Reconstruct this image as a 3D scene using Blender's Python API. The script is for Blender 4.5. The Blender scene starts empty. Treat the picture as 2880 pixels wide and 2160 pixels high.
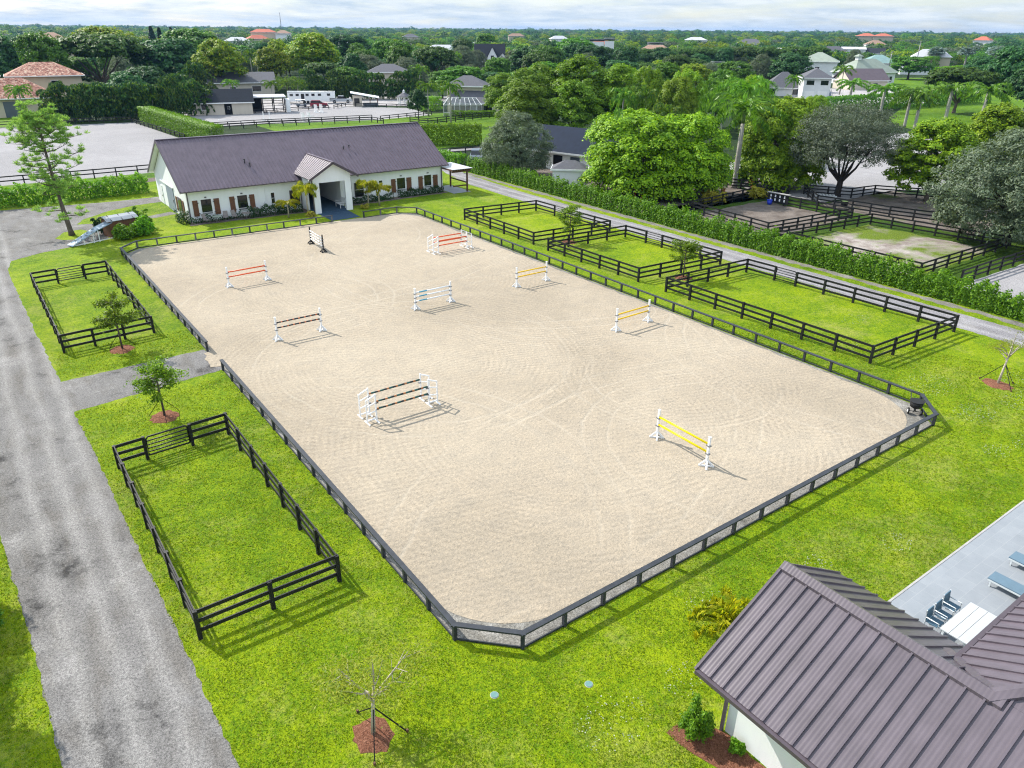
import bpy, math, random
import numpy as np
from mathutils import Vector, Matrix

random.seed(7)
SC = bpy.context.scene
COL = SC.collection
PI = math.pi
rad = math.radians
HC = 21.6                      # camera height

# ------------------------------------------------------------------ helpers
def tag(o, label=None, cat=None, group=None, kind=None):
    if label: o['label'] = label
    if cat: o['category'] = cat
    if group: o['group'] = group
    if kind: o['kind'] = kind
    return o

def thing(name, label, cat, loc=(0, 0, 0), rz=0.0, group=None, scale=None):
    o = bpy.data.objects.new(name, None)
    o.empty_display_size = 0.3
    COL.objects.link(o)
    o.location = loc
    o.rotation_euler = (0, 0, rz)
    if scale: o.scale = scale
    return tag(o, label, cat, group)

def link(name, me, parent=None, m=None):
    o = bpy.data.objects.new(name, me)
    COL.objects.link(o)
    if parent is not None: o.parent = parent
    if m is not None and not me.materials: me.materials.append(m)
    return o

def dup(root, loc, rz=0.0, label=None, scale=None, group=None):
    def cp(o, parent):
        c = o.copy(); COL.objects.link(c)
        if parent is not None: c.parent = parent
        for ch in list(o.children): cp(ch, c)
        return c
    r = cp(root, None)
    r.location = loc; r.rotation_euler = (0, 0, rz)
    if scale: r.scale = scale
    if label: r['label'] = label
    if group: r['group'] = group
    return r

class MB:
    """collects shapes into ONE mesh"""
    def __init__(s): s.v = []; s.f = []; s.mi = []; s.cur = 0; s.sm = []; s.smooth = False
    def add(s, vs, fs):
        b = len(s.v); s.v += [tuple(p) for p in vs]
        for q in fs: s.f.append(tuple(b + i for i in q)); s.mi.append(s.cur); s.sm.append(s.smooth)
    def box(s, c, d, rz=0.0, rx=0.0):
        x, y, z = d[0] / 2, d[1] / 2, d[2] / 2
        P = [Vector((a * x, b * y, e * z)) for e in (-1, 1) for b in (-1, 1) for a in (-1, 1)]
        if rx: P = [Matrix.Rotation(rx, 3, 'X') @ p for p in P]
        if rz: P = [Matrix.Rotation(rz, 3, 'Z') @ p for p in P]
        s.add([p + Vector(c) for p in P], [(0, 2, 3, 1), (4, 5, 7, 6), (0, 1, 5, 4), (2, 6, 7, 3), (0, 4, 6, 2), (1, 3, 7, 5)])
        return s
    def span(s, a, b):
        return s.box([(a[i] + b[i]) / 2 for i in range(3)], [abs(b[i] - a[i]) for i in range(3)])
    def bar(s, p, q, w, h, up=(0, 0, 1)):
        p, q = Vector(p), Vector(q); d = (q - p).normalized(); up = Vector(up)
        if abs(d.dot(up)) > .98: up = Vector((0, 1, 0))
        r = d.cross(up).normalized() * w / 2; u = r.cross(d).normalized() * h / 2
        vs = [e + a * r + b * u for e in (p, q) for b in (-1, 1) for a in (-1, 1)]
        s.add(vs, [(0, 1, 3, 2), (4, 6, 7, 5), (0, 4, 5, 1), (2, 3, 7, 6), (0, 2, 6, 4), (1, 5, 7, 3)])
        return s
    def tube(s, pts, rr, n=8, cap=True):
        pts = [Vector(p) for p in pts]
        if not hasattr(rr, '__len__'): rr = [rr] * len(pts)
        vs = []; fs = []
        for i, p in enumerate(pts):
            d = (pts[min(i + 1, len(pts) - 1)] - pts[max(i - 1, 0)]).normalized()
            a = d.cross(Vector((0, 0, 1)))
            if a.length < .05: a = d.cross(Vector((0, 1, 0)))
            a.normalize(); b = d.cross(a)
            for k in range(n):
                t = 2 * PI * k / n
                vs.append(p + rr[i] * (math.cos(t) * a + math.sin(t) * b))
        for i in range(len(pts) - 1):
            for k in range(n):
                fs.append((i * n + k, i * n + (k + 1) % n, (i + 1) * n + (k + 1) % n, (i + 1) * n + k))
        if cap:
            fs.append(tuple(range(n))); fs.append(tuple((len(pts) - 1) * n + k for k in reversed(range(n))))
        o = s.smooth; s.smooth = True; nc = 2 if cap else 0; s.add(vs, fs); s.smooth = o
        for j in range(1, nc + 1): s.sm[-j] = False
        return s
    def poly(s, pts): s.add(pts, [tuple(range(len(pts)))]); return s
    def slab(s, pts, t, axis=(0, 0, -1)):
        a = Vector(axis) * t; n = len(pts); pts = [Vector(p) for p in pts]
        fs = [tuple(range(n)), tuple(n + k for k in reversed(range(n)))]
        fs += [(k, n + k, n + (k + 1) % n, (k + 1) % n) for k in range(n)]
        s.add(pts + [p + a for p in pts], fs); return s
    def build(s, name, m, parent=None):
        me = bpy.data.meshes.new(name)
        me.from_pydata(s.v, [], s.f)
        for k in (m if isinstance(m, (list, tuple)) else [m]): me.materials.append(k)
        me.polygons.foreach_set('material_index', s.mi)
        me.polygons.foreach_set('use_smooth', s.sm)
        me.update()
        import bmesh
        bm = bmesh.new(); bm.from_mesh(me); bmesh.ops.recalc_face_normals(bm, faces=bm.faces); bm.to_mesh(me); bm.free()
        return link(name, me, parent)

# ------------------------------------------------------------------ materials
def nt(name):
    m = bpy.data.materials.new(name); m.use_nodes = True
    t = m.node_tree; t.nodes.clear()
    out = t.nodes.new('ShaderNodeOutputMaterial')
    return m, t, out
def N(t, typ, **kw):
    n = t.nodes.new(typ)
    for k, v in kw.items():
        if k.startswith('i_'): n.inputs[k[2:].replace('_', ' ')].default_value = v
        else: setattr(n, k, v)
    return n
def noise(t, vec, scale, detail=3.0, rough=.6, dist=0.0):
    n = N(t, 'ShaderNodeTexNoise'); n.inputs['Scale'].default_value = scale
    n.inputs['Detail'].default_value = detail; n.inputs['Roughness'].default_value = rough
    n.inputs['Distortion'].default_value = dist
    if vec is not None: t.links.new(vec, n.inputs['Vector'])
    return n.outputs['Fac']
def ramp(t, fac, stops):
    r = N(t, 'ShaderNodeValToRGB'); t.links.new(fac, r.inputs['Fac'])
    e = r.color_ramp.elements
    while len(e) < len(stops): e.new(.5)
    for k, (p, c) in zip(e, stops): k.position = p; k.color = (*c, 1) if len(c) == 3 else c
    return r.outputs['Color']
def mix(t, fac, a, b, mode='MIX'):
    x = N(t, 'ShaderNodeMix', data_type='RGBA', blend_type=mode)
    for s, v in ((0, fac), (6, a), (7, b)):
        if isinstance(v, (int, float)): x.inputs[s].default_value = v
        elif isinstance(v, (tuple, list)): x.inputs[s].default_value = (*v, 1)
        else: t.links.new(v, x.inputs[s])
    return x.outputs[2]
def math_(t, op, a, b=0.0, clamp=False):
    n = N(t, 'ShaderNodeMath', operation=op); n.use_clamp = clamp
    for i, v in enumerate((a, b)):
        if isinstance(v, (int, float)): n.inputs[i].default_value = v
        else: t.links.new(v, n.inputs[i])
    return n.outputs[0]
def bump(t, h, strength, dist=.05):
    b = N(t, 'ShaderNodeBump'); b.inputs['Strength'].default_value = strength; b.inputs['Distance'].default_value = dist
    t.links.new(h, b.inputs['Height']); return b.outputs['Normal']
def pos(t): return N(t, 'ShaderNodeNewGeometry').outputs['Position']
def obj(t): return N(t, 'ShaderNodeTexCoord').outputs['Object']
def princ(t, out, col, rough=.7, normal=None, spec=.3, metal=0.0):
    p = N(t, 'ShaderNodeBsdfPrincipled')
    if isinstance(col, (tuple, list)): p.inputs['Base Color'].default_value = (*col, 1)
    else: t.links.new(col, p.inputs['Base Color'])
    if isinstance(rough, (int, float)): p.inputs['Roughness'].default_value = rough
    else: t.links.new(rough, p.inputs['Roughness'])
    p.inputs['Specular IOR Level'].default_value = spec; p.inputs['Metallic'].default_value = metal
    if normal is not None: t.links.new(normal, p.inputs['Normal'])
    t.links.new(p.outputs[0], out.inputs['Surface']); return p

def plain(name, c, rough=.6, var=.18, scale=1.5, spec=.3, metal=0.0, bmp=0.0, bscale=20):
    m, t, out = nt(name); v = obj(t)
    f = noise(t, v, scale, 5, .65)
    col = ramp(t, f, [(.25, [k * (1 - var) for k in c]), (.75, [min(1, k * (1 + var)) for k in c])])
    nm = bump(t, noise(t, v, bscale, 3), bmp, .02) if bmp else None
    princ(t, out, col, rough, nm, spec, metal); return m

def leaf(name, c1, c2, trans=.35, c3=None, rough=.55):
    m, t, out = nt(name)
    g = N(t, 'ShaderNodeNewGeometry'); oi = N(t, 'ShaderNodeObjectInfo')
    stops = [(0, c1), (1, c2)] if c3 is None else [(0, c1), (.8, c2), (1, c3)]
    col = ramp(t, g.outputs['Random Per Island'], stops)
    hs = N(t, 'ShaderNodeHueSaturation'); t.links.new(col, hs.inputs['Color'])
    t.links.new(math_(t, 'ADD', math_(t, 'MULTIPLY', oi.outputs['Random'], .5), .75), hs.inputs['Value'])
    t.links.new(math_(t, 'ADD', math_(t, 'MULTIPLY', oi.outputs['Random'], .02), .492), hs.inputs['Hue'])
    p = N(t, 'ShaderNodeBsdfPrincipled'); t.links.new(hs.outputs[0], p.inputs['Base Color'])
    p.inputs['Roughness'].default_value = rough; p.inputs['Specular IOR Level'].default_value = .25
    tr = N(t, 'ShaderNodeBsdfTranslucent')
    tc = mix(t, 1.0, hs.outputs[0], (1.5, 1.5, .7), 'MULTIPLY'); t.links.new(tc, tr.inputs['Color'])
    mx = N(t, 'ShaderNodeMixShader'); mx.inputs[0].default_value = trans
    t.links.new(p.outputs[0], mx.inputs[1]); t.links.new(tr.outputs[0], mx.inputs[2])
    t.links.new(mx.outputs[0], out.inputs['Surface']); return m

def grass(name, dark, lite, straw=None, straw_amt=.5, big=.06):
    m, t, out = nt(name); v = pos(t)
    mp = N(t, 'ShaderNodeMapping'); mp.inputs['Scale'].default_value = (1, .75, 1); t.links.new(v, mp.inputs['Vector'])
    a = noise(t, v, big, 4, .6); b = noise(t, v, .55, 4, .65); c = noise(t, mp.outputs[0], 4.2, 5, .75); d = noise(t, mp.outputs[0], 14, 3, .7)
    f = math_(t, 'ADD', math_(t, 'ADD', math_(t, 'MULTIPLY', a, .55), math_(t, 'MULTIPLY', b, .45)), math_(t, 'ADD', math_(t, 'MULTIPLY', c, .75), math_(t, 'MULTIPLY', d, .45)))
    col = ramp(t, math_(t, 'MULTIPLY', f, .4545), [(.39, [k * .5 for k in dark]), (.46, dark), (.52, [(p + q) / 2 for p, q in zip(dark, lite)]), (.59, lite)])
    if straw:
        s = noise(t, v, .22, 5, .7, .6); e = noise(t, v, 3.2, 3, .7)
        k = ramp(t, math_(t, 'ADD', math_(t, 'MULTIPLY', s, .62), math_(t, 'MULTIPLY', e, .38)), [(.5, (0, 0, 0)), (.66, (1, 1, 1))])
        col = mix(t, math_(t, 'MULTIPLY', k, straw_amt), col, straw)
    h = math_(t, 'ADD', c, d)
    princ(t, out, col, .85, bump(t, h, .9, .12), .12); return m
# ------------------------------------------------------------------ material library
M = {}
M['lawn'] = grass('lawn_grass', (.10, .19, .003), (.275, .35, .004), (.40, .36, .11), .42)
M['lawn2'] = grass('paddock_grass', (.10, .20, .002), (.26, .36, .003), None)
M['field'] = grass('field_grass', (.06, .14, .006), (.15, .25, .010), None)
M['forest_floor'] = grass('forest_floor', (.012, .030, .008), (.035, .06, .014), None, big=.03)
M['verge'] = grass('verge_grass', (.03, .07, .006), (.08, .14, .01), None)

def sand_mat():
    m, t, out = nt('arena_sand'); v = pos(t)
    big = noise(t, v, .07, 4, .6, .4); mid = noise(t, v, .9, 5, .7); fine = noise(t, v, 6.5, 4, .75); gr = noise(t, v, 17, 2, .7)
    col = ramp(t, big, [(.35, (.335, .285, .222)), (.5, (.378, .322, .252)), (.68, (.412, .355, .28))])
    k = ramp(t, math_(t, 'ADD', math_(t, 'MULTIPLY', fine, .6), math_(t, 'MULTIPLY', gr, .4)), [(.33, (.62, .63, .65)), (.44, (.88, .88, .88)), (.53, (1, .99, .98)), (.64, (1.2, 1.17, 1.12))])
    col = mix(t, 1.0, col, k, 'MULTIPLY')
    col = mix(t, 1.0, col, ramp(t, mid, [(.3, (.90, .91, .92)), (.6, (1.03, 1.02, 1.0))]), 'MULTIPLY')
    sep = N(t, 'ShaderNodeSeparateXYZ'); t.links.new(v, sep.inputs[0])
    rings = None
    wob = noise(t, v, .35, 3, .6)
    for cx, cy, r0, r1 in ((36, 31, 4, 9), (39.5, 23.5, 3, 6.5), (22, 44, 6, 14), (26, 30, 8, 17), (31, 62, 7, 15), (18, 76, 5, 8), (37, 76, 5, 9)):
        q = N(t, 'ShaderNodeVectorMath', operation='DISTANCE'); t.links.new(v, q.inputs[0]); q.inputs[1].default_value = (cx, cy, 0)
        dist = math_(t, 'ADD', q.outputs['Value'], math_(t, 'MULTIPLY', wob, .5))
        w = math_(t, 'SINE', math_(t, 'MULTIPLY', dist, 2 * PI / .42))
        band = math_(t, 'MULTIPLY', math_(t, 'GREATER_THAN', dist, r0), math_(t, 'LESS_THAN', dist, r1))
        fade = ramp(t, noise(t, v, .16 + .03 * r0, 2, .5), [(.42, (0, 0, 0)), (.58, (1, 1, 1))])
        w = math_(t, 'MULTIPLY', math_(t, 'MULTIPLY', w, band), fade)
        rings = w if rings is None else math_(t, 'ADD', rings, w)
    line = math_(t, 'SINE', math_(t, 'MULTIPLY', math_(t, 'ADD', math_(t, 'ADD', sep.outputs['Y'], math_(t, 'MULTIPLY', sep.outputs['X'], .32)), math_(t, 'MULTIPLY', noise(t, v, .05, 2), 4)), 2 * PI / .46))
    line = math_(t, 'MULTIPLY', line, ramp(t, noise(t, v, .11, 3), [(.36, (.15, .15, .15)), (.56, (1, 1, 1))]))
    rings = math_(t, 'ADD', rings, math_(t, 'MULTIPLY', line, .8))
    trk = None
    for cx, cy, r_ in ((36, 31, 6.2), (36, 31, 7.7), (17, 48, 30), (17, 48, 31.5), (52, 26, 14), (52, 26, 15.5), (26, 92, 34), (26, 92, 35.5), (40, 70, 13), (40, 70, 14.5), (24, 44, 11), (24, 44, 12.5), (46, 62, 21), (46, 62, 22.5), (9, 30, 15), (9, 30, 16.5), (30, 8, 25), (30, 8, 26.5), (28, 82, 15), (28, 82, 16.5), (20, 61, 8), (20, 61, 9.5), (39, 47, 8.5), (39, 47, 10), (33, 22, 8.6), (33, 22, 10.1)):
        q = N(t, 'ShaderNodeVectorMath', operation='DISTANCE'); t.links.new(v, q.inputs[0]); q.inputs[1].default_value = (cx, cy, 0)
        d_ = math_(t, 'ABSOLUTE', math_(t, 'SUBTRACT', math_(t, 'ADD', q.outputs['Value'], math_(t, 'MULTIPLY', wob, .8)), r_))
        e_ = math_(t, 'SUBTRACT', 1.0, math_(t, 'DIVIDE', d_, .17), True); trk = e_ if trk is None else math_(t, 'MAXIMUM', trk, e_)
    trk = math_(t, 'MULTIPLY', trk, ramp(t, noise(t, v, .13, 3, .6), [(.38, (0, 0, 0)), (.60, (1, 1, 1))]))
    col = mix(t, math_(t, 'MULTIPLY', trk, .34), col, (.47, .415, .335))
    rr = ramp(t, math_(t, 'ADD', math_(t, 'MULTIPLY', rings, .16), .5), [(.1, (.86, .855, .85)), (.5, (1, 1, 1)), (.9, (1.10, 1.095, 1.09))])
    col = mix(t, 1.0, col, rr, 'MULTIPLY')
    h = math_(t, 'ADD', math_(t, 'MULTIPLY', fine, 1.2), math_(t, 'SUBTRACT', math_(t, 'MULTIPLY', rings, .07), math_(t, 'MULTIPLY', trk, .4)))
    princ(t, out, col, .95, bump(t, h, .55, .10), .1); return m
M['sand'] = sand_mat()

def gravel_mat(name, base, stain_shade, pale, s=1.0, ruts=()):
    m, t, out = nt(name); v = pos(t)
    mp = N(t, 'ShaderNodeMapping'); mp.inputs['Scale'].default_value = (1, .35, 1); t.links.new(v, mp.inputs['Vector'])
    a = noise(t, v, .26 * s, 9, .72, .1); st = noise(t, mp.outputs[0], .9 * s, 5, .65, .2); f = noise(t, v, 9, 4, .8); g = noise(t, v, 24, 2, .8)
    col = ramp(t, a, [(.345, stain_shade), (.395, [(p + q) / 2 for p, q in zip(stain_shade, base)]), (.44, [k_ * .9 for k_ in base]), (.55, base), (.68, pale)])
    col = mix(t, 1.0, col, ramp(t, st, [(.36, (.86, .84, .81)), (.5, (.98, .98, .98)), (.64, (1.08, 1.08, 1.09))]), 'MULTIPLY')
    if ruts:
        sx = N(t, 'ShaderNodeSeparateXYZ'); t.links.new(v, sx.inputs[0]); xw = math_(t, 'ADD', sx.outputs['X'], math_(t, 'MULTIPLY', noise(t, mp.outputs[0], .25, 3), 1.4)); tot = None
        for x_ in ruts:
            d_ = math_(t, 'ABSOLUTE', math_(t, 'SUBTRACT', xw, x_ + .7)); e_ = math_(t, 'SUBTRACT', 1.0, math_(t, 'DIVIDE', d_, .5), True); tot = e_ if tot is None else math_(t, 'ADD', tot, e_)
        col = mix(t, math_(t, 'MULTIPLY', tot, math_(t, 'MULTIPLY', noise(t, mp.outputs[0], .5, 4, .7), .9)), col, [min(1, k_ * 1.25) for k_ in pale])
    k = ramp(t, math_(t, 'ADD', math_(t, 'MULTIPLY', f, .5), math_(t, 'MULTIPLY', g, .5)), [(.38, (.45, .45, .46)), (.5, (1, 1, 1)), (.62, (1.65, 1.65, 1.65))])
    col = mix(t, 1.0, col, k, 'MULTIPLY')
    princ(t, out, col, .9, bump(t, math_(t, 'ADD', f, g), .5, .05), .15); return m
M['drive'] = gravel_mat('drive_gravel', (.178, .17, .164), (.05, .048, .047), (.25, .24, .23), ruts=(-1.5, -.1, 1.2))  # dark patches: damp gravel plus tree shade put into the colour
M['lane'] = gravel_mat('lane_gravel', (.23, .22, .23), (.15, .145, .15), (.30, .29, .295), ruts=(63.0, 64.8))
M['grit'] = gravel_mat('edge_gravel', (.20, .19, .17), (.09, .085, .075), (.30, .285, .26), 2)
M['soil'] = gravel_mat('path_soil', (.15, .12, .11), (.08, .065, .058), (.22, .19, .175))

def dirt_mat(name, dirt, pale, green, lo, hi, sc=.11):
    m, t, out = nt(name); v = pos(t)
    a = noise(t, v, sc, 4, .6, .7); b = noise(t, v, .5, 5, .7); f = noise(t, v, 7, 4, .75)
    d = ramp(t, b, [(.35, dirt), (.62, pale)])
    gcol = ramp(t, f, [(.35, [k * .6 for k in green]), (.65, [k * 1.3 for k in green])])
    k = ramp(t, math_(t, 'ADD', math_(t, 'MULTIPLY', a, .75), math_(t, 'MULTIPLY', b, .25)), [(lo, (0, 0, 0)), (hi, (1, 1, 1))])
    col = mix(t, k, d, gcol)
    col = mix(t, 1.0, col, ramp(t, f, [(.3, (.75, .75, .75)), (.7, (1.2, 1.2, 1.2))]), 'MULTIPLY')
    princ(t, out, col, .95, bump(t, f, .7, .1), .1); return m
M['worn'] = dirt_mat('worn_paddock', (.20, .16, .14), (.42, .38, .35), (.12, .17, .02), .47, .55)
M['mud'] = dirt_mat('muddy_paddock', (.11, .09, .078), (.20, .17, .15), (.09, .12, .02), .56, .66)
M['palesand'] = dirt_mat('pale_sand', (.29, .277, .285), (.34, .328, .335), (.26, .25, .255), .4, .7, .05)
M['yard'] = gravel_mat('yard_paving', (.38, .36, .36), (.28, .26, .27), (.44, .42, .42), .4)

def tile_mat():
    m, t, out = nt('patio_tile'); v = pos(t)
    b = N(t, 'ShaderNodeTexBrick'); t.links.new(v, b.inputs['Vector'])
    b.inputs['Color1'].default_value = (.245, .265, .29, 1); b.inputs['Color2'].default_value = (.275, .295, .32, 1); b.inputs['Mortar'].default_value = (.295, .31, .33, 1)
    b.inputs['Scale'].default_value = 1; b.inputs['Mortar Size'].default_value = .012; b.inputs['Brick Width'].default_value = .9; b.inputs['Row Height'].default_value = .6
    col = mix(t, 1.0, b.outputs[0], ramp(t, noise(t, v, 1.3, 4), [(.3, (.93, .94, .95)), (.7, (1.05, 1.05, 1.05))]), 'MULTIPLY')
    princ(t, out, col, .6, None, .3); return m
M['tile'] = tile_mat()

def mulch_mat():
    m, t, out = nt('bark_mulch'); v = pos(t)
    f = noise(t, v, 14, 4, .8, 1.5)
    col = ramp(t, f, [(.33, (.07, .03, .02)), (.5, (.24, .10, .06)), (.68, (.42, .22, .15))])
    princ(t, out, col, .9, bump(t, f, 1, .08), .1); return m
M['mulch'] = mulch_mat()

def wall_mat(name, c, v_=.03):
    m, t, out = nt(name); v = obj(t)
    mp = N(t, 'ShaderNodeMapping'); mp.inputs['Scale'].default_value = (1, 1, .15); t.links.new(v, mp.inputs['Vector'])
    col = ramp(t, noise(t, mp.outputs[0], 1.2, 5, .7), [(.3, [k * (1 - v_ * 2) for k in c]), (.6, c)])
    princ(t, out, col, .75, bump(t, noise(t, v, 40, 2), .15, .01), .25); return m
M['white'] = wall_mat('white_render', (.84, .85, .85))
M['cream'] = wall_mat('cream_render', (.58, .50, .38))
M['beige'] = wall_mat('beige_siding', (.62, .55, .46))
M['offwhite'] = wall_mat('offwhite_siding', (.74, .75, .76))

def metal_roof(name, c, rough=.38, wave=0.0, ax='X', spec=.5):
    m, t, out = nt(name); v = obj(t)
    f = noise(t, v, .8, 5, .65)
    mp = N(t, 'ShaderNodeMapping'); mp.inputs['Scale'].default_value = (2.2, .25, 1) if ax == 'X' else (.25, 2.2, 1); t.links.new(v, mp.inputs['Vector'])
    g = noise(t, mp.outputs[0], 1.6, 4, .6)
    col = ramp(t, f, [(.3, [k * .86 for k in c]), (.7, [k * 1.12 for k in c])])
    col = mix(t, 1.0, col, ramp(t, g, [(.3, (.88, .88, .88)), (.7, (1.1, 1.1, 1.1))]), 'MULTIPLY')
    nm = None
    if wave:
        sep = N(t, 'ShaderNodeSeparateXYZ'); t.links.new(v, sep.inputs[0])
        s = math_(t, 'SINE', math_(t, 'MULTIPLY', sep.outputs[ax], 2 * PI / .125))
        nm = bump(t, s, wave, .012)
    princ(t, out, col, rough, nm, spec); return m
M['barn_roof'] = metal_roof('barn_roof_metal', (.138, .110, .138), .45, spec=.32)
M['barn_trim'] = plain('barn_trim', (.085, .068, .08), .4, .1)
M['house_roof'] = metal_roof('house_roof_metal', (.108, .089, .106), .36, .12, 'Y', .45)
M['house_roof_x'] = metal_roof('house_roof_metal_cross', (.108, .089, .106), .36, .12, 'X', .45)
M['navy_roof'] = metal_roof('navy_roof_metal', (.014, .022, .042), .75, spec=.1)
M['slate'] = plain('slate_shingle', (.10, .10, .115), .8, .25, 2.5, bmp=.4, bscale=6)
M['dark_shingle'] = plain('dark_shingle', (.022, .026, .036), .8, .25, 2.5)
M['green_roof'] = plain('green_roof', (.26, .30, .25), .7, .15, .6)
M['teal_roof'] = plain('teal_roof', (.20, .31, .30), .6, .15, .6)
M['brown_roof'] = plain('brown_roof', (.30, .19, .14), .8, .2, .8)
M['purple_roof'] = plain('purple_brown_roof', (.11, .085, .10), .7, .2, .8)
M['red_roof'] = plain('red_roof', (.45, .13, .08), .8, .15, .2)
M['white_roof'] = plain('white_roof', (.50, .50, .53), .5, .06, .5)

def terracotta():
    m, t, out = nt('terracotta_tile'); v = obj(t)
    w = N(t, 'ShaderNodeTexVoronoi'); w.inputs['Scale'].default_value = 2.6; t.links.new(v, w.inputs['Vector'])
    s = N(t, 'ShaderNodeSeparateColor'); t.links.new(w.outputs['Color'], s.inputs[0])
    col = ramp(t, s.outputs[0], [(0, (.12, .045, .035)), (.4, (.30, .12, .085)), (.75, (.42, .22, .16)), (1, (.55, .40, .30))])
    princ(t, out, col, .8, bump(t, w.outputs['Distance'], .8, .1), .2); return m
M['terracotta'] = terracotta()

M['black'] = plain('black_board', (.012, .012, .014), .55, .35, 3, .35, bmp=.2)
M['rail_grey'] = plain('weathered_rail', (.032, .036, .044), .55, .4, 2.2, .35, bmp=.3, bscale=9)
M['rail_post'] = plain('weathered_post', (.13, .13, .135), .7, .35, 2.2, .3, bmp=.3)
M['white_paint'] = plain('white_paint', (.82, .82, .82), .45, .05, 3, .4)
M['steel'] = plain('galvanised_steel', (.20, .20, .21), .45, .15, 3, .5, .4)
M['black_steel'] = plain('black_steel', (.02, .02, .022), .4, .2, 3, .5)
M['wood'] = plain('brown_shutter_wood', (.155, .070, .036), .6, .3, 6, .3, bmp=.2)
M['pergola_wood'] = plain('pergola_wood', (.11, .055, .035), .7, .3, 5)
M['glass'] = plain('dark_glass', (.010, .011, .013), .08, .2, 1, .6)
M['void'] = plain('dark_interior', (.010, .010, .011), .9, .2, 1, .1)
M['grey_door'] = plain('grey_sliding_door', (.26, .30, .36), .5, .08, 1)
M['bluemat'] = plain('blue_mat', (.035, .07, .12), .8, .35, 4, .2, bmp=.4)
M['rubber'] = plain('black_rubber', (.015, .015, .016), .7, .2, 5, .3)
M['bark'] = plain('grey_bark', (.13, .105, .085), .9, .35, 3, .1, bmp=.8, bscale=8)
M['dark_bark'] = plain('dark_bark', (.045, .037, .032), .9, .35, 3, .1, bmp=.8, bscale=8)
M['pale_bark'] = plain('pale_bark', (.42, .37, .30), .85, .25, 4, .1, bmp=.5)
M['palm_bark'] = plain('palm_bark', (.34, .32, .29), .85, .25, 3, .1, bmp=.5)
M['shaft'] = plain('green_crownshaft', (.13, .20, .05), .5, .2, 2)
M['strap'] = plain('black_strap', (.012, .012, .012), .7, .1)
M['teal_lid'] = plain('teal_lid', (.12, .23, .22), .7, .15, 6)
M['chair_blue'] = plain('chair_mesh_blue', (.08, .15, .21), .7, .15, 4)
M['chair_frame'] = plain('chair_frame_white', (.62, .66, .68), .5, .05)
M['lounger'] = plain('lounger_blue', (.12, .19, .25), .6, .08, 3)
M['table'] = plain('table_slat_white', (.47, .49, .51), .5, .05, 4)
M['taupe'] = plain('taupe_sling', (.22, .19, .18), .7, .1, 4)
M['concrete'] = plain('concrete', (.36, .35, .34), .9, .15, 2)
M['ramp_blue'] = plain('ramp_blue', (.30, .38, .46), .6, .12, 2)
M['tarp'] = plain('grey_tarp', (.30, .32, .35), .5, .2, 1.5)
M['green_paint'] = plain('tractor_green', (.02, .16, .03), .45, .1, 2)
M['red_paint'] = plain('maroon_car_paint', (.22, .015, .03), .25, .05, 1, .6)
M['silver_paint'] = plain('silver_car_paint', (.42, .45, .49), .3, .05, 1, .6, .3)
M['charcoal_paint'] = plain('charcoal_car_paint', (.09, .11, .14), .25, .08, 1, .6)
M['screen'] = None
def screen_mat():
    m, t, out = nt('insect_screen')
    d = N(t, 'ShaderNodeBsdfDiffuse'); d.inputs[0].default_value = (.16, .19, .21, 1)
    tr = N(t, 'ShaderNodeBsdfTransparent'); x = N(t, 'ShaderNodeMixShader'); x.inputs[0].default_value = .55
    t.links.new(tr.outputs[0], x.inputs[2]); t.links.new(d.outputs[0], x.inputs[1]); t.links.new(x.outputs[0], out.inputs['Surface']); return m
M['screen'] = screen_mat()
def solid(name, c, rough=.45): return plain(name, c, rough, .06, 3, .35)
M['orange'] = solid('orange_pole', (.72, .10, .025)); M['yellow'] = solid('yellow_pole', (.80, .50, .01)); M['lemon'] = solid('lemon_pole', (.86, .66, .0))
M['blue'] = solid('blue_bucket', (.02, .05, .5)); M['terra_pot'] = solid('clay_pot', (.35, .12, .06), .8)

def stripes(name, cols, period):
    """bands painted along the pole (object X)"""
    m, t, out = nt(name)
    sep = N(t, 'ShaderNodeSeparateXYZ'); t.links.new(obj(t), sep.inputs[0])
    f = math_(t, 'FRACT', math_(t, 'DIVIDE', math_(t, 'ADD', sep.outputs['X'], 50.0), period))
    r = N(t, 'ShaderNodeValToRGB'); t.links.new(f, r.inputs['Fac']); r.color_ramp.interpolation = 'CONSTANT'
    e = r.color_ramp.elements
    while len(e) < len(cols): e.new(.5)
    for k, (p, c) in zip(e, cols): k.position = p; k.color = (*c, 1)
    princ(t, out, r.outputs[0], .45, None, .35); return m
M['navy_orange'] = stripes('navy_orange_pole', [(0, (.018, .028, .035)), (.72, (.50, .15, .06))], .46)
M['green_orange'] = stripes('green_orange_pole', [(0, (.02, .09, .08)), (.40, (.012, .02, .022)), (.74, (.40, .16, .06))], .62)
M['white_blue'] = stripes('white_blue_pole', [(0, (.06, .30, .42)), (.11, (.80, .81, .82)), (.89, (.06, .30, .42))], 3.5)
M['white_black'] = stripes('white_black_pole', [(0, (.78, .78, .78)), (.8, (.03, .03, .03))], .8)

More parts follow.
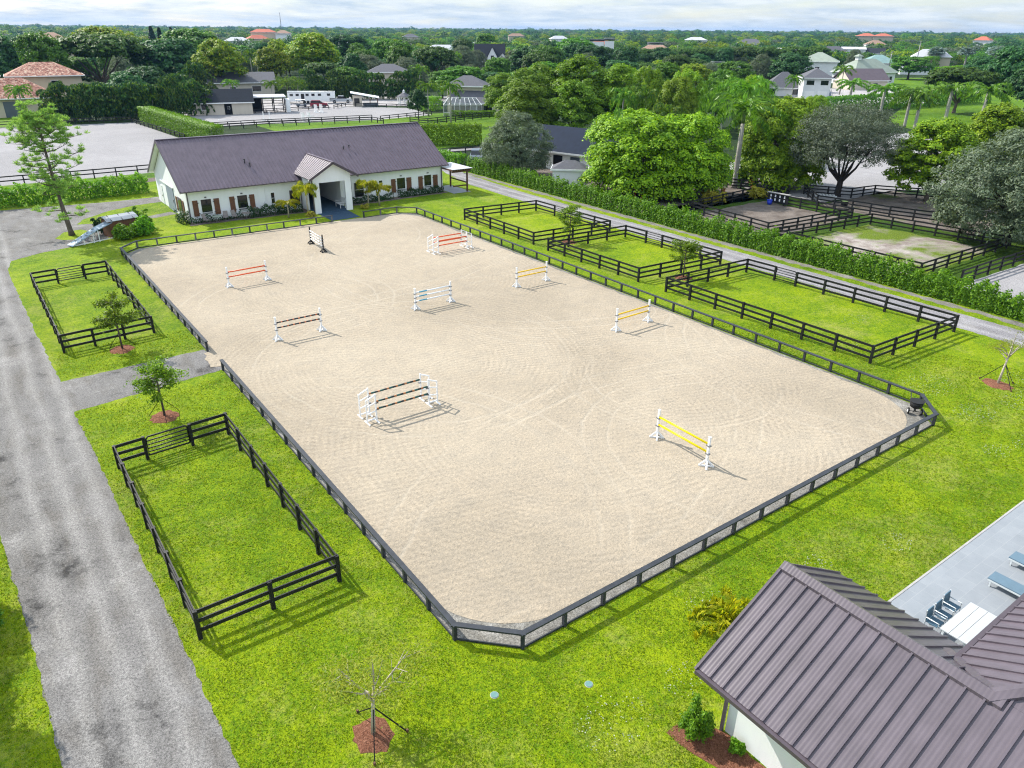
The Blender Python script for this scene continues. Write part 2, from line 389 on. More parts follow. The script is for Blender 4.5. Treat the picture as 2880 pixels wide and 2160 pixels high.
M['L_lime'] = leaf('lime_leaf', (.08, .18, .005), (.30, .43, .008), .30)
M['L_olive'] = leaf('olive_leaf', (.065, .15, .008), (.22, .35, .014), .34)
M['L_dark'] = leaf('dark_leaf', (.015, .068, .022), (.075, .185, .045), .30)
M['L_green'] = leaf('green_leaf', (.04, .125, .012), (.14, .29, .020), .34)
M['L_yellow'] = leaf('yellow_green_leaf', (.08, .17, .006), (.25, .33, .010), .36, (.36, .34, .02))
M['L_umb'] = leaf('umbrella_leaf', (.025, .075, .012), (.10, .19, .018), .30)
M['L_grey'] = leaf('grey_leaf', (.075, .11, .065), (.175, .22, .14), .26)
M['L_grey2'] = leaf('dull_grey_leaf', (.05, .065, .045), (.125, .15, .10), .2)
M['L_pine'] = leaf('pine_needle', (.12, .23, .045), (.30, .42, .11), .35)
M['L_con'] = leaf('conifer_leaf', (.014, .045, .03), (.04, .085, .055), .2)
M['L_palm'] = leaf('palm_leaf', (.04, .11, .016), (.13, .26, .025), .34, (.26, .30, .03))
M['L_royal'] = leaf('royal_palm_leaf', (.035, .11, .012), (.20, .38, .03), .28, None, .35)
M['L_areca'] = leaf('areca_leaf', (.010, .042, .018), (.06, .14, .028), .32, (.22, .28, .02))
M['L_gold'] = leaf('golden_palm_leaf', (.16, .22, .01), (.42, .38, .012), .38)
M['L_silver'] = leaf('silver_palm_leaf', (.14, .21, .19), (.26, .34, .31), .2)
M['L_hedge'] = leaf('hedge_leaf', (.06, .18, .010), (.21, .41, .018), .36)
M['L_clip'] = leaf('clipped_hedge_leaf', (.08, .19, .006), (.20, .35, .012), .38)
M['L_shrub'] = leaf('shrub_leaf', (.014, .045, .016), (.045, .095, .026), .28)
M['L_sap'] = leaf('sapling_leaf', (.075, .155, .010), (.21, .31, .02), .36)
M['L_feather'] = leaf('feathery_leaf', (.12, .19, .01), (.30, .31, .02), .4)
M['L_flower'] = leaf('flower_leaf', (.30, .30, .03), (.45, .40, .05), .3)
# ------------------------------------------------------------------ the setting
LV = 0.004
def sheet(name, pts, lvl, m, z=None):
    z = lvl * LV if z is None else z
    o = MB().poly([(x, y, z) for x, y in pts]).build(name, m)
    return tag(o, kind='structure')
def wob(pts, step=1.2, amp=.16, seed=1, closed=True):
    """breaks the straight edges of a lawn or gravel outline"""
    r = random.Random(seed); out = []
    n = len(pts)
    for i in range(n if closed else n - 1):
        a, b = Vector(pts[i]), Vector(pts[(i + 1) % n]); L = (b - a).length; k = max(1, int(L / step))
        nrm = Vector((-(b - a).y, (b - a).x)) / max(L, 1e-6)
        for j in range(k):
            q = a + (b - a) * j / k
            if j: q = q + nrm * r.uniform(-amp, amp)
            out.append((q.x, q.y))
    return out
def rect(x0, y0, x1, y1): return [(x0, y0), (x1, y0), (x1, y1), (x0, y1)]

ng = 96
g = MB(); rings = [0, 60, 200, 600, 2000, 9000]
for i in range(5):
    for k in range(ng):
        a, b = 2 * PI * k / ng, 2 * PI * (k + 1) / ng
        q = [(rings[i] * math.cos(a), rings[i] * math.sin(a), 0), (rings[i + 1] * math.cos(a), rings[i + 1] * math.sin(a), 0),
             (rings[i + 1] * math.cos(b), rings[i + 1] * math.sin(b), 0), (rings[i] * math.cos(b), rings[i] * math.sin(b), 0)]
        if i == 0: q = q[1:]
        g.poly(q)
tag(g.build('ground', M['forest_floor']), kind='structure')

sheet('lawn', rect(-60, -40, 69, 150), 1, M['lawn'])
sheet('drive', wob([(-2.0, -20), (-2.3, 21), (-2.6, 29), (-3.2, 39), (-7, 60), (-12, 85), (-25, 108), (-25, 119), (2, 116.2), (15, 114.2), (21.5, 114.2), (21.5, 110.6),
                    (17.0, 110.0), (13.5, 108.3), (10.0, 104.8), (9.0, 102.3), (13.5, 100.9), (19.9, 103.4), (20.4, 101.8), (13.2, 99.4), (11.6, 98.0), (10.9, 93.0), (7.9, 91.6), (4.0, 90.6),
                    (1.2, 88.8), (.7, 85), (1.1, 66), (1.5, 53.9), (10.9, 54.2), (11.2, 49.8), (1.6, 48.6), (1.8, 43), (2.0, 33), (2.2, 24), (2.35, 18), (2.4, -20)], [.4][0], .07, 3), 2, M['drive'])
sheet('tree_island', wob([(6.0, 96.4), (6.6, 95.2), (7.7, 94.7), (8.8, 95.6), (9.6, 98.1), (9.0, 99.4), (7.2, 99.0)], .7, .1, 4), 3, M['lawn'])
sheet('lane', wob([(62.0, -20), (62.3, 20), (62.2, 45), (62.0, 86), (62.4, 98), (64.5, 108.5), (66, 113), (62, 121), (30, 125.8), (30, 131), (90, 131.5), (90, 128), (74, 127.2), (69.5, 118), (67.4, 109), (66.2, 96), (65.7, 90), (65.9, 45), (65.9, 20), (65.6, -20)], .5, .08, 5), 2, M['lane'])
sheet('sand_strip', wob(rect(67.0, 10, 67.9, 107), .6, .22, 6), 2, M['grit'])
sheet('soil_path', wob([(-40, 125), (2.5, 126.4), (24, 126.8), (30, 126.5), (30, 130.5), (24, 130.2), (2.5, 129.5), (-40, 128)], 1.5, .2, 7), 3, M['soil'])
sheet('patio', [(22.6, -8), (22.6, 10.0), (60, 10.0), (60, -8)], 3, M['tile'], .06)
MB().span((22.6, 10.002, 0), (60, 10.09, .075)).build('patio_kerb', M['concrete'])
bpy.data.objects['patio_kerb']['kind'] = 'structure'
# arena: gravel margin, then sand with rounded corners
X0, X1, Y0, Y1 = 10.95, 45.85, 16.9, 86.7
ARENA = [(X0, 18.8), (12.85, Y0), (44.05, Y0), (X1, 18.75), (X1, 84.8), (43.9, Y1), (12.8, Y1), (X0, 84.9)]
sheet('arena_gravel', [(x * .9965 + .10, y * .998 + .1) for x, y in ARENA], 4, M['grit'])
def rounded(x0, y0, x1, y1, r, n=10):
    out = []
    for cx, cy, a0 in ((x1 - r, y0 + r, -90), (x1 - r, y1 - r, 0), (x0 + r, y1 - r, 90), (x0 + r, y0 + r, 180)):
        for k in range(n + 1):
            t = rad(a0 + 90 * k / n); out.append((cx + r * math.cos(t), cy + r * math.sin(t)))
    return out
sheet('arena_sand', wob(rounded(11.25, 17.55, 45.45, 86.55, 4.3), 1.0, .14, 8) , 6, M['sand'])
sheet('sand_entrance', wob([(10.4, 50.6), (11.6, 50.2), (11.6, 53.6), (10.7, 53.4)], .5, .15, 9), 7, M['sand'])
sheet('porch_mat', [(35.2, 87.1), (39.0, 87.1), (39.3, 91.7), (35.2, 91.7)], 8, M['bluemat'])
sheet('pergola_slab', [(56.6, 93.0), (59.6, 93.0), (59.6, 99.0), (56.6, 99.0)], 3, M['tile'], .04)

# right hand paddocks beyond the hedge
sheet('turnout_ground', wob(rect(69.0, -10, 98, 69), 2, .4, 10), 2, M['verge'])
sheet('worn_paddock', wob(rect(72.6, 33.4, 89.8, 48.2), 1.5, .3, 11), 3, M['worn'])
sheet('muddy_paddock', wob(rect(73.5, 51.3, 90.5, 64.5), 1.5, .3, 12), 3, M['mud'])
sheet('grey_paddock', wob(rect(73, 5, 91, 29.4), 1.5, .3, 13), 3, M['palesand'])
sheet('back_paddock', wob(rect(94.5, 38, 113, 58.5), 1.5, .3, 14), 3, M['mud'])
sheet('back_sand', wob([(96, 59), (113, 58), (128, 52), (170, 70), (190, 92), (160, 108), (110, 88), (96, 72)], 3, .5, 15), 3, M['palesand'])
sheet('shed_yard', wob([(69.5, 66), (92, 66), (97, 76), (92, 96), (76, 112), (70, 110)], 2, .4, 16), 2, M['mud'])
# far fields
sheet('far_field', [(60, 134), (125, 132), (132, 190), (60, 200)], 2, M['field'])
sheet('left_field', [(-60, 130), (60, 130), (60, 137), (-60, 137)], 2, M['field'])
sheet('left_arena', [(-60, 135.6), (37.5, 135.0), (39.6, 160), (36.6, 213), (8, 217), (-60, 217)], 3, M['palesand'])
sheet('right_arena', [(43, 192), (60, 193.0), (90.5, 186.5), (109, 189.8), (113, 211), (99, 226), (69, 219.5), (44, 224)], 3, M['palesand'])
sheet('stable_yard', [(40, 219), (69, 219.7), (99, 226.4), (124, 214), (150, 240), (120, 262), (60, 262)], 2, M['yard'])
sheet('tile_house_yard', [(-30, 218), (14, 218), (30, 262), (-30, 262)], 2, M['field'])
sheet('back_lawn', [(185, 88), (250, 60), (420, 150), (440, 215), (390, 235), (270, 140), (205, 112)], 2, M['field'])
sheet('white_house_yard', [(240, 150), (275, 132), (330, 175), (300, 205), (262, 190)], 3, M['yard'])
sheet('far_house_drive', [(205, 296), (236, 312), (300, 400), (280, 420), (215, 330)], 2, M['yard'])

# ------------------------------------------------------------------ fences
def lerp(a, b, t): return tuple(a[i] + (b[i] - a[i]) * t for i in range(len(a)))
def boardfence(name, label, pts, closed, rails=(1.34, .88, .42), h=1.42, sp=2.7, post=.17, board=(.05, .17), mat='black', gates=(), group='black board fences', inset=0):
    """post and rail fence; gates: (segment, metre along, width)"""
    t = thing(name, label, 'fence', (pts[0][0], pts[0][1], 0), group=group)
    ox, oy = pts[0][0], pts[0][1]; n = len(pts)
    L = lambda p, z: (p[0] - ox, p[1] - oy, z)
    done = set()
    segs = [(i, pts[i], pts[(i + 1) % n]) for i in range(n if closed else n - 1)]
    def post_at(p):
        k = (round(p[0], 1), round(p[1], 1))
        if k in done: return
        done.add(k)
        hp = h + random.uniform(-.03, .03); MB().box(L((p[0] + random.uniform(-.012, .012), p[1] + random.uniform(-.012, .012)), hp / 2), (post, post, hp), random.uniform(-.06, .06)).build('post', M[mat], t)
    for i, a, b in segs:
        ln = math.dist(a, b); cuts = [0, ln]; gs = [gt for gt in gates if gt[0] == i]
        runs = []; s0 = 0
        for _, g0, gw in gs: runs.append((s0, g0)); s0 = g0 + gw
        runs.append((s0, ln))
        for r0, r1 in runs:
            k = max(1, round((r1 - r0) / sp))
            for j in range(k + 1): post_at(lerp(a, b, (r0 + (r1 - r0) * j / k) / ln))
            for z in rails:
                z = z + .004 * (i % 3)
                rb = MB(); dz = [random.uniform(-.018, .018) for _ in range(k + 1)]
                for j in range(k):
                    f0, f1 = (r0 + (r1 - r0) * j / k) / ln, (r0 + (r1 - r0) * (j + 1) / k) / ln
                    rb.bar(L(lerp(a, b, f0), z + dz[j] + random.uniform(-.006, .006)), L(lerp(a, b, f1), z + dz[j + 1] + random.uniform(-.006, .006)), board[0] + .002 * (j % 2), board[1] + .003 * (j % 2))
                rb.build('rail', M[mat], t)
        for _, g0, gw in gs:
            e0, e1 = .12, gw - .12
            G = MB(); P = lambda d, z: L(lerp(a, b, (g0 + d) / ln), z)
            G.tube([P(e0, .25), P(e0, 1.25), P(e0 + .12, 1.37), P(e1 - .12, 1.37), P(e1, 1.25), P(e1, .25), P(e0, .25)], .05, 6)
            for z in (.45, .66, .88, 1.12): G.tube([P(e0, z), P(e1, z)], .038, 5)
            G.build('gate', M['black'], t)
    return t

boardfence('paddock_fence', 'black three-rail fence of the nearest left paddock with tube gate', [(2.85, 24.6), (8.65, 24.6), (8.6, 40.3), (2.65, 39.9)], True, gates=[(2, 2.05, 2.45)], sp=2.35)
boardfence('paddock_fence', 'black three-rail fence of the small left paddock nearer the barn', [(2.4, 59.3), (8.65, 59.8), (8.5, 78.2), (2.25, 77.8)], True, gates=[(2, 2.0, 2.3)], sp=2.35)
boardfence('paddock_fence', 'black three-rail fence of the nearest and longest grass paddock beside the lane', [(49.6, 24.3), (61.1, 23.9), (60.4, 43.8), (49.3, 44.1)], True, gates=[(1, 14.4, 2.3)])
boardfence('paddock_fence', 'black three-rail fence of the middle grass paddock beside the lane', [(49.3, 47.7), (60.4, 47.1), (60.0, 60.7), (49.0, 61.2)], True, gates=[(1, 8.0, 2.4)])
boardfence('paddock_fence', 'black three-rail fence of the lane-side paddock nearest the barn', [(49.2, 64.1), (60.1, 63.5), (59.8, 77.5), (49.2, 78.4)], True, gates=[(1, 8.1, 2.1)])
boardfence('paddock_fence', 'black fence round the worn sandy paddock behind the hedge', [(73.4, 33.2), (91.9, 33.1), (89.8, 48.0), (73.2, 50.2)], True, sp=2.5)
boardfence('paddock_fence', 'black fence round the muddy paddock with blue bucket behind the hedge', [(75, 52.3), (90.8, 51.2), (90.0, 63.4), (93.4, 67.2), (76.3, 65.6)], True, sp=2.5)
boardfence('paddock_fence', 'black fence of the pale grey paddock at the right picture edge', [(74.5, 29.8), (93, 29.4), (94, 8)], False, sp=2.6)
boardfence('paddock_fence', 'black fence round the shaded paddock under the grey spreading tree', [(94.3, 58.6), (95.8, 49), (97.6, 43.5), (112, 42), (112.5, 51), (108, 58.2), (103, 58.8), (99.5, 64.2)], True, sp=2.6)
boardfence('paddock_fence', 'short black fence stub by the mounting block on pale sand', [(94.0, 74), (96.9, 68.4), (100.4, 68.0)], False, sp=2.4)
boardfence('arena_far_fence', 'two-rail black fence across the near side of the left grey arena', [(-30, 132.5), (3.2, 133.6), (22, 133.4), (40, 134.5)], False, rails=(1.5, .9), h=1.6, sp=3.0)
boardfence('arena_far_fence', 'low black fence along the clipped hedge side of the left grey arena', [(39.4, 175), (36.2, 212)], False, rails=(.95, .5), h=1.0, sp=3.2)
boardfence('arena_far_fence', 'dark fence at the back of the left grey arena below the palm screen', [(36, 212.5), (24, 216), (8, 216.8), (-20, 217)], False, rails=(1.3, .75), h=1.4, sp=3.2)
boardfence('arena_far_fence', 'two-rail black fence on the near side of the right grey arena', [(44, 192.2), (60.2, 192.6), (90.0, 188.4)], False, rails=(1.05, .5), h=1.1, sp=3.3)
boardfence('arena_far_fence', 'second black fence before the right grey arena, just over the barn ridge', [(46, 186.5), (62, 186.6), (87, 182.4), (87.6, 177)], False, rails=(1.25, .75), h=1.35, sp=3.3)
boardfence('arena_far_fence', 'black two-rail fence by the small dark tree, right of the gap', [(90.9, 185.2), (108.8, 189.6)], False, rails=(1.05, .5), h=1.1, sp=3.2)
boardfence('arena_far_fence', 'low black fence of the right grey arena before the gazebo and kiosk', [(92.9, 219.8), (99, 225.2), (112.6, 210.7)], False, rails=(1.0, .55), h=1.1, sp=3.2)
boardfence('arena_far_fence', 'low black fence of the right grey arena before the dark stable', [(44, 224), (69.2, 219.3), (91.2, 219.6)], False, rails=(1.0, .55), h=1.1, sp=3.2)
boardfence('arena_far_fence', 'black three-rail fence in front of the pool screen house', [(94.6, 176.0), (96.2, 169.6), (118, 174.5)], False, rails=(1.5, .95, .45), h=1.6, sp=3.0)
boardfence('arena_far_fence', 'short black fence beside the dark car behind the silvery tree', [(74.6, 123.6), (81, 122.8)], False, rails=(1.3, .75), h=1.45, sp=2.6)

# the riding arena's own rail: posts, wide cap board, kick board at the foot
def arena_fence(label, pts, gap_post=2.1):
    t = thing('arena_fence', label, 'fence', (pts[0][0], pts[0][1], 0), group='weathered cap-rail fence round the riding arena')
    ox, oy = pts[0]; L = lambda p, z: (p[0] - ox, p[1] - oy, z)
    done = set()
    for si, (a, b) in enumerate(zip(pts, pts[1:])):
        ln = math.dist(a, b); k = max(1, round(ln / gap_post)); zc = .78 + .005 * (si % 2); dx, dy = (b[0] - a[0]) / ln, (b[1] - a[1]) / ln
        for j in range(k + 1):
            p = lerp(a, b, j / k); key = (round(p[0], 1), round(p[1], 1))
            if key in done: continue
            done.add(key)
            MB().box(L(p, .36), (.15, .15, .72), math.atan2(dy, dx)).build('post', M['rail_post'] if a[1] > 80 and j % 2 else M['rail_grey'], t)
        q = MB(); e = .12
        q.bar(L((a[0] - dx * e, a[1] - dy * e), zc), L((b[0] + dx * e, b[1] + dy * e), zc), .235, .075)
        nb = max(1, round(ln / 4.9))
        q.build('cap_rail', M['rail_grey'], t)
        MB().bar(L(a, .05 + .004 * (si % 2)), L(b, .05 + .004 * (si % 2)), .05, .09).build('kick_board', M['rail_grey'], t)
    return t
arena_fence('weathered grey cap rail round near end and right side of the sand arena', [(11.0, 49.6), (10.95, 18.8), (12.85, 16.9), (44.05, 16.9), (45.95, 18.75), (45.9, 84.8), (43.9, 86.5), (39.2, 86.4)])
arena_fence('weathered grey cap rail along the far left arena side, ending at the porch mat', [(11.05, 53.7), (10.9, 84.9), (12.8, 87.0), (35.0, 86.6)])

# ------------------------------------------------------------------ jumps
def post_standard(m='white_paint', h=1.86, cups=(1.35, .95)):
    t = thing('jump_standard', '', 'jump standard', group='jump standards in the sand arena')
    MB().box((0, 0, h / 2 + .1), (.12, .12, h - .2)).box((0, 0, h + .01), (.14, .14, .025)).build('upright', M[m], t)
    f = MB()
    for a in (45, 135, 225, 315):
        c, s = math.cos(rad(a)), math.sin(rad(a))
        f.bar((c * .03, s * .03, .42), (c * .40, s * .40, .045), .085, .085, (c, s, 1)); f.bar((c * .05, s * .05, .05), (c * .42, s * .42, .05), .09, .07)
    f.build('foot', M[m], t)
    cu = MB()
    for z in cups: cu.box((0, 0, z - .09), (.26, .17, .05))
    cu.build('cup', M['steel'], t); return t
def wing_standard(h=1.86, cups=(1.35, .9)):
    """frame wing, inner upright at the origin, wing reaching to -X"""
    t = thing('jump_standard', '', 'jump standard', group='jump standards in the sand arena')
    w = .62; f = MB(); h2 = h - .30
    f.box((0, 0, h / 2 + .04), (.085, .085, h - .08)); f.box((-w, 0, h2 / 2 + .04), (.07, .07, h2 - .08))
    f.bar((.03, 0, h - .04), (-w - .03, 0, h2 - .02), .075, .075); f.bar((0, 0, .22), (-w, 0, .22), .06, .075)
    f.bar((0, 0, .75), (-w, 0, .62), .05, .065); f.bar((0, 0, 1.3), (-w, 0, 1.12), .05, .065)
    f.build('wing_frame', M['white_paint'], t)
    g_ = MB(); g_.box((0, 0, .05), (.08, .78, .08)); g_.box((-w, 0, .05), (.08, .70, .08)); g_.build('foot', M['white_paint'], t)
    cu = MB()
    for z in cups: cu.box((.08, 0, z - .09), (.16, .16, .05))
    cu.build('cup', M['steel'], t); return t
def pole(name, label, a, b, m, cat='jump pole', r=.062):
    a, b = Vector(a), Vector(b); d = b - a; L = d.length
    o = MB().tube([(-L / 2, 0, 0), (L / 2, 0, 0)], r, 8).build(name, M[m])
    o.location = (a + b) / 2; o.rotation_euler = (0, 0, math.atan2(d.y, d.x))
    return tag(o, label, cat, 'jump poles in the sand arena')
used = {}
def put_std(kind, proto, loc, rz, label):
    if kind not in used:
        t = proto(); used[kind] = t; t.location = loc; t.rotation_euler = (0, 0, rz); t['label'] = label; return t
    return dup(used[kind], loc, rz, label)
def vertical(p, q, desc, m, zs, kind='post', proto=None, ends=('left', 'right'), names=None):
    p, q = Vector((*p, 0)), Vector((*q, 0)); d = (q - p).normalized(); rz = math.atan2(d.y, d.x)
    proto = proto or (lambda: post_standard(cups=zs))
    put_std(kind, proto, p, rz, f'{"black" if kind == "black" else "white"} upright standard at {ends[0]} end of {desc}')
    put_std(kind, proto, q, rz, f'{"black" if kind == "black" else "white"} upright standard at {ends[1]} end of {desc}')
    nm = ['lower', 'upper'] if len(zs) == 2 else ['lowest', 'middle', 'top'] if len(zs) == 3 else ['lowest', 'second', 'third', 'top']
    for z, n_ in zip(sorted(zs), nm):
        o = (p - q).normalized() * -.07
        pole('jump_pole', f'{n_} {names} of {desc}', p + o + Vector((0, 0, z)), q - o + Vector((0, 0, z)), m)
vertical((29.02, 25.5), (28.95, 21.7), 'the nearest bright yellow jump', 'lemon', (.92, 1.42), ends=('far', 'near'), names='yellow pole')
vertical((16.05, 52.86), (19.6, 52.86), 'the dark navy-striped jump', 'navy_orange', (1.0, 1.42), names='navy and orange pole')
vertical((38.8, 39.5), (42.45, 39.6), 'the nearer amber jump by the right rail', 'yellow', (.95, 1.38), names='amber pole')
vertical((38.8, 53.0), (42.3, 53.0), 'the farther amber jump by the right rail', 'yellow', (.95, 1.38), names='amber pole')
vertical((16.9, 68.0), (20.5, 68.15), 'the two-pole orange jump on the left', 'orange', (.95, 1.40), names='orange pole')
vertical((28.1, 52.95), (31.6, 52.95), 'the white and blue jump at the centre', 'white_blue', (.72, 1.12, 1.48), 'post3', lambda: post_standard(cups=(.72, 1.12, 1.48)), names='white pole with blue ends')
vertical((28.9, 78.2), (28.7, 74.2), 'the black jump before the barn porch', 'white_black', (.6, .9, 1.2, 1.5), 'black', lambda: post_standard('black', 1.86, (.6, .9, 1.2, 1.5)), ends=('far', 'near'), names='white pole')
def oxer(x0, x1, yf, yb, desc, m, nm):
    for y, w in ((yf, 'front'), (yb, 'back')):
        put_std('wing', wing_standard, (x0, y, 0), 0, f'white frame wing at {w} left corner of {desc}')
        put_std('wing', wing_standard, (x1, y, 0), PI, f'white frame wing at {w} right corner of {desc}')
    pole('jump_pole', f'back top {nm} of {desc}', (x0 + .06, yb, 1.46), (x1 - .06, yb, 1.46), m)
    pole('jump_pole', f'front top {nm} of {desc}', (x0 + .06, yf, 1.36), (x1 - .06, yf, 1.36), m)
    pole('jump_pole', f'front lower {nm} of {desc}', (x0 + .06, yf, .86), (x1 - .06, yf, .86), m)
    if m == 'orange': pole('jump_pole', f'back lower {nm} of {desc}', (x0 + .06, yb, .95), (x1 - .06, yb, .95), m)
oxer(16.45, 20.1, 36.75, 37.75, 'the nearest green-striped spread jump', 'green_orange', 'green and orange pole')
oxer(38.6, 42.2, 66.9, 68.0, 'the orange spread jump by the right rail', 'orange', 'orange pole')

# far jumps standing in the right grey arena
def far_jump(x, y, label, n=3):
    for k in range(2):
        for j in range(n):
            tag(MB().box((0, 0, 1.1), (.16, .16, 2.2)).bar((-.5, 0, .08), (.5, 0, .08), .14, .16).bar((0, -.5, .08), (0, .5, .08), .14, .16).build('jump_standard', M['white_paint']), label, 'jump standard', 'white jump standards in the far right arena').location = (x + k * 1.6, y + j * .8, 0)
far_jump(84.2, 211.5, 'white jump standard in the clump before the maroon car', 3)
far_jump(72.6, 191.6, 'white jump standard in the clump behind the barn ridge', 3)
far_jump(65.2, 200.4, 'white jump standard of the pair before the dark stable', 1)
for k, z in enumerate((.5, .85, 1.2, 1.5)):
    pole('jump_pole', ['lowest', 'second', 'third', 'top'][k] + ' white pole stacked in the clump behind the barn ridge', (72.6, 192.4, z), (75.6, 192.2, z), 'white_paint')
pole('ground_pole', 'white pole lying across the grey arena left of the stable fence', (55.2, 205.5, .3), (58.6, 205, .3), 'white_paint')
# ------------------------------------------------------------------ roofs
def roof_plane(mb, corners, t=.10, spacing=.47, rib=(.045, .05), along=None):
    """corners: eave a, eave b, ridge b, ridge a; ribs run eave to ridge"""
    a, b, c, d = [Vector(p) for p in corners]
    n = (b - a).cross(d - a).normalized()
    if n.z < 0: n = -n
    mb.slab([a, b, c, d], t, tuple(-n))
    L = (b - a).length; k = max(2, round(L / spacing))
    for i in range(k + 1):
        f = i / k
        p, q = a.lerp(b, f), d.lerp(c, f)
        mb.bar(p + n * rib[1] * .45, q + n * rib[1] * .45, rib[0], rib[1], tuple(n))

# ------------------------------------------------------------------ barn
B = thing('barn', 'long white barn with purple-brown metal roof and gabled porch behind the arena', 'barn', (38, 95.8, 0))
bx = lambda x: x - 38.0
by = lambda y: y - 95.8
def bm_(): return MB()
XL, XR, YF, YB = 20.5, 56.4, 95.8, 112.0
EZ, RZ, RY = 3.8, 8.85, 103.9
w = MB(); S = lambda x, y, z: (bx(x), by(y), z)
wz = EZ + .25
# walls: front with porch mouth, gables as pentagons
w.span(S(XL, YF, 0), S(35.3, YF + .25, wz)); w.span(S(39.9, YF, 0), S(XR, YF + .25, wz)); w.span(S(35.3, YF, 3.4), S(39.9, YF + .25, wz))
w.span(S(XL, YB - .25, 0), S(XR, YB, wz))
for x in (XL, XR - .25):
    y0, y1 = YF + .26, YB - .26
    pts = [S(x, y0, 0), S(x, y1, 0), S(x, y1, wz - .05), S(x, RY, RZ - .22), S(x, y0, wz - .05)]
    w.slab(pts, .25, (1, 0, 0))
w.build('wall', M['white'], B)
r = MB()
roof_plane(r, [S(19.85, 95.2, EZ), S(57.05, 95.2, EZ), S(57.05, RY, RZ), S(19.85, RY, RZ)], rib=(.075, .10))
roof_plane(r, [S(57.05, 112.6, EZ), S(19.85, 112.6, EZ), S(19.85, RY, RZ), S(57.05, RY, RZ)])
rf = r.build('roof', M['barn_roof'], B)
MB().bar(S(19.8, RY, RZ + .04), S(57.1, RY, RZ + .04), .42, .07).build('ridge_cap', M['barn_roof'], rf)
for vx, vy, vz in ((29.0, 98.9, 5.98), (29.4, 98.2, 5.6), (43.0, 99.7, 6.4), (43.9, 99.9, 6.5)):
    MB().tube([S(vx, vy, vz - .05), S(vx, vy, vz + .42)], .07, 8).tube([S(vx, vy, vz + .38), S(vx, vy, vz + .5)], .12, 8).build('roof_vent', M['black_steel'], rf)
tr = MB()
for x in (19.8, 57.1):
    for y in (95.15, 112.65):
        tr.bar(S(x, y, EZ - .10), S(x, RY, RZ - .10), .06, .26)
tr.build('barge_board', M['barn_trim'], B)
sf = MB()
for x0, x1 in ((19.86, XL - .003), (XR + .003, 57.04)):
    for y in (95.25, 112.55): sf.slab([S(x0, y, EZ - .14), S(x1, y, EZ - .14), S(x1, RY, RZ - .14), S(x0, RY, RZ - .14)], .02)
sf.span(S(XL, 95.25, EZ - .12), S(35, YF - .003, EZ - .09)).span(S(40.2, 95.25, EZ - .12), S(XR, YF - .003, EZ - .09))
sf.build('soffit', M['white'], B)
MB().span(S(19.9, 95.06, EZ - .11), S(34.4, 95.2, EZ + .02)).build('gutter', M['barn_trim'], B)
MB().span(S(41.2, 95.06, EZ - .11), S(57.0, 95.2, EZ + .02)).build('gutter', M['barn_trim'], B)
for x in (20.62, 34.75, 56.2):
    MB().bar(S(x, YF - .07, 0), S(x, YF - .07, EZ - .1), .11, .09).build('downspout', M['barn_trim'] if x != 34.75 else M['barn_trim'], B)
MB().bar(S(30.1, YF - .05, 0), S(30.1, YF - .05, EZ - .1), .07, .07).build('downspout', M['white'], B)
def window(root, S, x0, x1, z0, z1, y, shutters=(), frame='white_paint', sill=True, bars=True, sill_bars=False):
    d = .06
    f = MB(); t = .07
    f.span(S(x0 - t, y - d, z0 - t), S(x0, y - .002, z1 + t)).span(S(x1, y - d, z0 - t), S(x1 + t, y - .002, z1 + t))
    f.span(S(x0, y - d, z1), S(x1, y - .002, z1 + t)).span(S(x0, y - d, z0 - t), S(x1, y - .002, z0))
    wd = f.build('window', M[frame], root)
    g_ = MB().span(S(x0, y - .025, z0), S(x1, y - .003, z1))
    g_.build('pane', M['glass'], wd)
    if bars: MB().span(S(x0, y - .045, (z0 + z1) / 2 - .02), S(x1, y - .028, (z0 + z1) / 2 + .02)).build('sash_bar', M['black_steel'] if sill_bars else M['white_paint'], wd)
    if sill_bars:
        b_ = MB()
        n_ = max(4, round((x1 - x0) / .12))
        for k in range(n_ + 1):
            xx = x0 + (x1 - x0) * k / n_; b_.box(S(xx, y - .10, z0 + .11), (.03, .03, .26))
        b_.span(S(x0 - .03, y - .12, z0 + .23), S(x1 + .03, y - .08, z0 + .27)).span(S(x0 - .03, y - .12, z0 - .04), S(x1 + .03, y - .08, z0 + .0))
        b_.build('grille', M['white_paint'], wd)
    for a, b, c, e in shutters:
        s = MB(); s.span(S(a, y - .07, c), S(b, y - .03, e))
        for k in range(4): s.span(S(a + (b - a) * (k + .08) / 4, y - .095, c), S(a + (b - a) * (k + .92) / 4, y - .071, e))
        s.span(S(a, y - .12, c + .25), S(b, y - .096, c + .40)).span(S(a, y - .12, e - .40), S(b, y - .096, e - .25))
        sh = s.build('shutter', M['wood'], root)
        hh = MB(); hx = b if b < x0 else a
        hh.box(S(hx, y - .11, c + .32), (.22, .06, .07)).box(S(hx, y - .11, e - .32), (.22, .06, .07)); hh.build('hinge', M['black_steel'], sh)
window(B, S, 22.09, 23.33, .78, 2.6, YF, [(21.1, 21.72, .67, 2.58), (23.63, 24.28, .67, 2.58)], sill_bars=True)
window(B, S, 26.51, 27.75, .78, 2.6, YF, [(25.54, 26.16, .67, 2.58), (28.02, 28.66, .67, 2.58)], sill_bars=True)
window(B, S, 30.80, 31.22, 1.12, 2.5, YF)
window(B, S, 33.31, 34.5, .75, 2.46, YF, bars=False, frame='barn_trim')
window(B, S, 42.44, 43.66, .72, 2.48, YF, frame='barn_trim')
window(B, S, 46.11, 46.62, 1.83, 2.5, YF)
window(B, S, 48.9, 50.19, .78, 2.55, YF, [(47.99, 48.68, .62, 2.5), (50.43, 51.2, .62, 2.5)], sill_bars=True)
